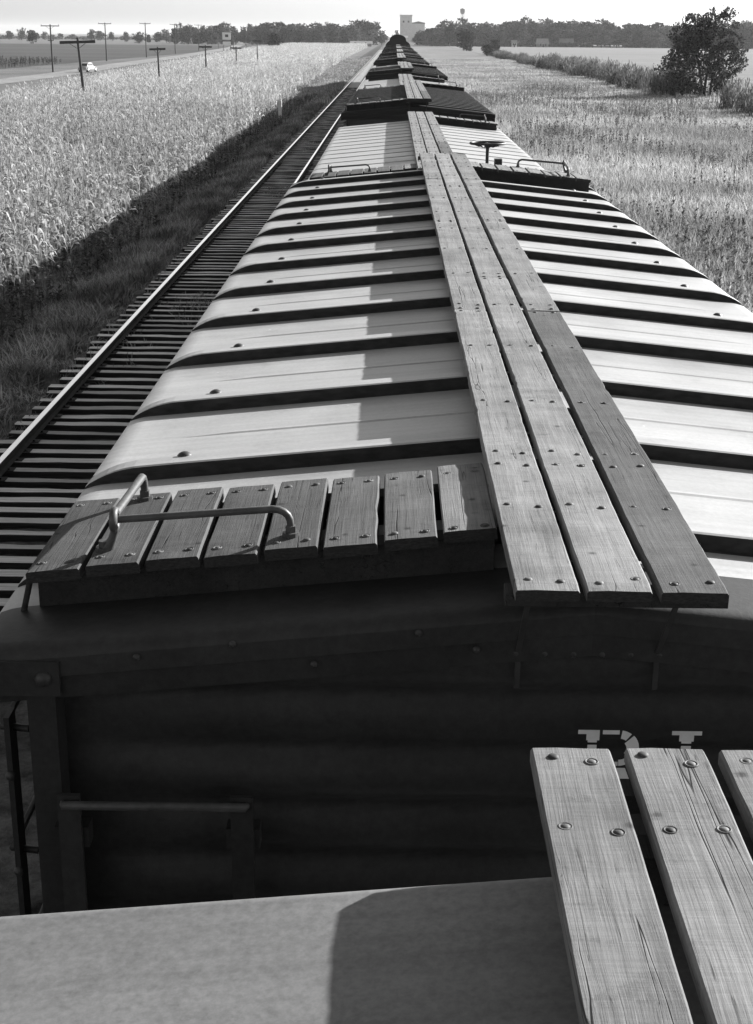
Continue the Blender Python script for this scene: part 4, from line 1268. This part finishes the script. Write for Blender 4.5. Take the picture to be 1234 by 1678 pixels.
# ------------------------------------------------------------------ buildings on the skyline
EY = 1500
ex = ray_x(665, EY)
GE = thing('grain_elevator', 'tall pale grain elevator tower rising above the trees beyond the train', 'grain elevator', (ex, EY, -1.0))
GE.scale = (.95, .95, .92)
obj('tower', MB().box(-6.3, 6.3, -5, 5, 0, 27.6), CONC, GE)
obj('parapet', MB().box(-6.8, 6.8, -5.5, 5.5, 27.6, 28.6), CONC, GE)
for z in (20.5,):
    for x in (-2.6, 2.6): obj('window', MB().box(x - .9, x + .9, -5.08, -5.0, z, z + 2), GLASS, GE)
obj('headhouse', MB().box(6.31, 20.0, -4, 6, 0, 19.6), CONC, GE)
mb = MB(); mb.prism([(6.31, 19.6), (20.4, 19.6), (20.4, 20.5), (13.2, 22.0), (6.31, 20.6)], -4.4, 6.4); obj('roof', mb, WALLG, GE)
obj('annex', MB().box(-13, -6.31, -3, 4, 0, 7), WALLG, GE)
WY = 1400; wx = ray_x(757, WY)
WT_ = thing('water_tower', 'pale water tank on tall thin legs above the right tree belt', 'water tower', (wx, WY, -1.0))
WT_.scale = (.95, .95, .92)
obj('tank', MB().tube([(0, 0, 28.2), (0, 0, 29.4), (0, 0, 33.0), (0, 0, 33.1), (0, 0, 34.2)], [.8, 2.4, 2.5, 2.7, .1], 18), TANKM, WT_)
for k in range(4):
    a = math.pi / 4 + k * math.pi / 2; obj('leg', MB().tube([(3.4 * math.cos(a), 3.4 * math.sin(a), 0), (2.0 * math.cos(a), 2.0 * math.sin(a), 29.4)], .16, 6), TANKM, WT_)
obj('riser', MB().tube([(0, 0, 0), (0, 0, 28.6)], .35, 8), TANKM, WT_)


def house(name, px, Y, w_, d, h, rh, wall, roof, label, cat, rot=0.0):
    t = thing(name, label, cat, (ray_x(px, Y), Y, -1.0), rot)
    obj('wall', MB().box(-w_ / 2, w_ / 2, -d / 2, d / 2, 0, h), wall, t)
    mb = MB(); mb.prism([(-d / 2 - .4, h + .002), (d / 2 + .4, h + .002), (0, h + rh)], -w_ / 2 - .4, w_ / 2 + .4, 0); obj('roof', mb, roof, t)
    for x in (-w_ * .27, w_ * .22): obj('window', MB().box(x - .5, x + .5, -d / 2 - .05, -d / 2, 1.0, 2.4), GLASS, t)
    obj('door', MB().box(-.5, .5, -d / 2 - .06, -d / 2, 0, 2.1), POLEM, t)
    return t


house('house', 889, 975, 7.0, 6, 1.9, 3.6, WALLG, ROOFSH, 'small house with a pale pitched roof in front of the right tree belt', 'house', R(8))
house('house', 843, 970, 3.0, 4, 2.6, 1.8, WHITEP, ROOFSH, 'narrow white house beside the pale pointed tree', 'house')
house('house', 928, 1004, 9, 7, 3.0, 2.6, WALLG, WALLG, 'low grey house half lost among the trees right of the pale roofed house', 'house', R(-10))
house('barn', 592, 905, 13, 7, 1.6, 1.6, WALLG, ROOFSH, 'long low pale barn at the far end of the corn field', 'barn')
house('shed', 663.5, 700, 2.2, 2.2, 5.6, .9, WHITEP, WHITEP, 'narrow white lineside hut just right of the far end of the train', 'shed')
for k, (px, w_) in enumerate(((985, 12), (1010, 8))):
    house('shed', px, 988 - 4 * k, w_ * .8, 4, 1.0, .6, WALLG, ROOFSH, ['long low white shed at the foot of the right tree belt', 'shorter low white shed at the foot of the right tree belt'][k], 'shed')

# ------------------------------------------------------------------ haze
if HAZE:
    mb = MB(); mb.box(-9100, 9100, -200, 9100, -3.0, 45.0)
    m, t, o = new_mat('haze_air')
    pv = t.nodes.new('ShaderNodeVolumePrincipled'); pv.inputs['Color'].default_value = (1, 1, 1, 1); pv.inputs['Density'].default_value = HAZE; pv.inputs['Anisotropy'].default_value = 0.2
    t.links.new(pv.outputs[0], o.inputs['Volume'])
    tag(obj('haze', mb, m), kind='stuff')
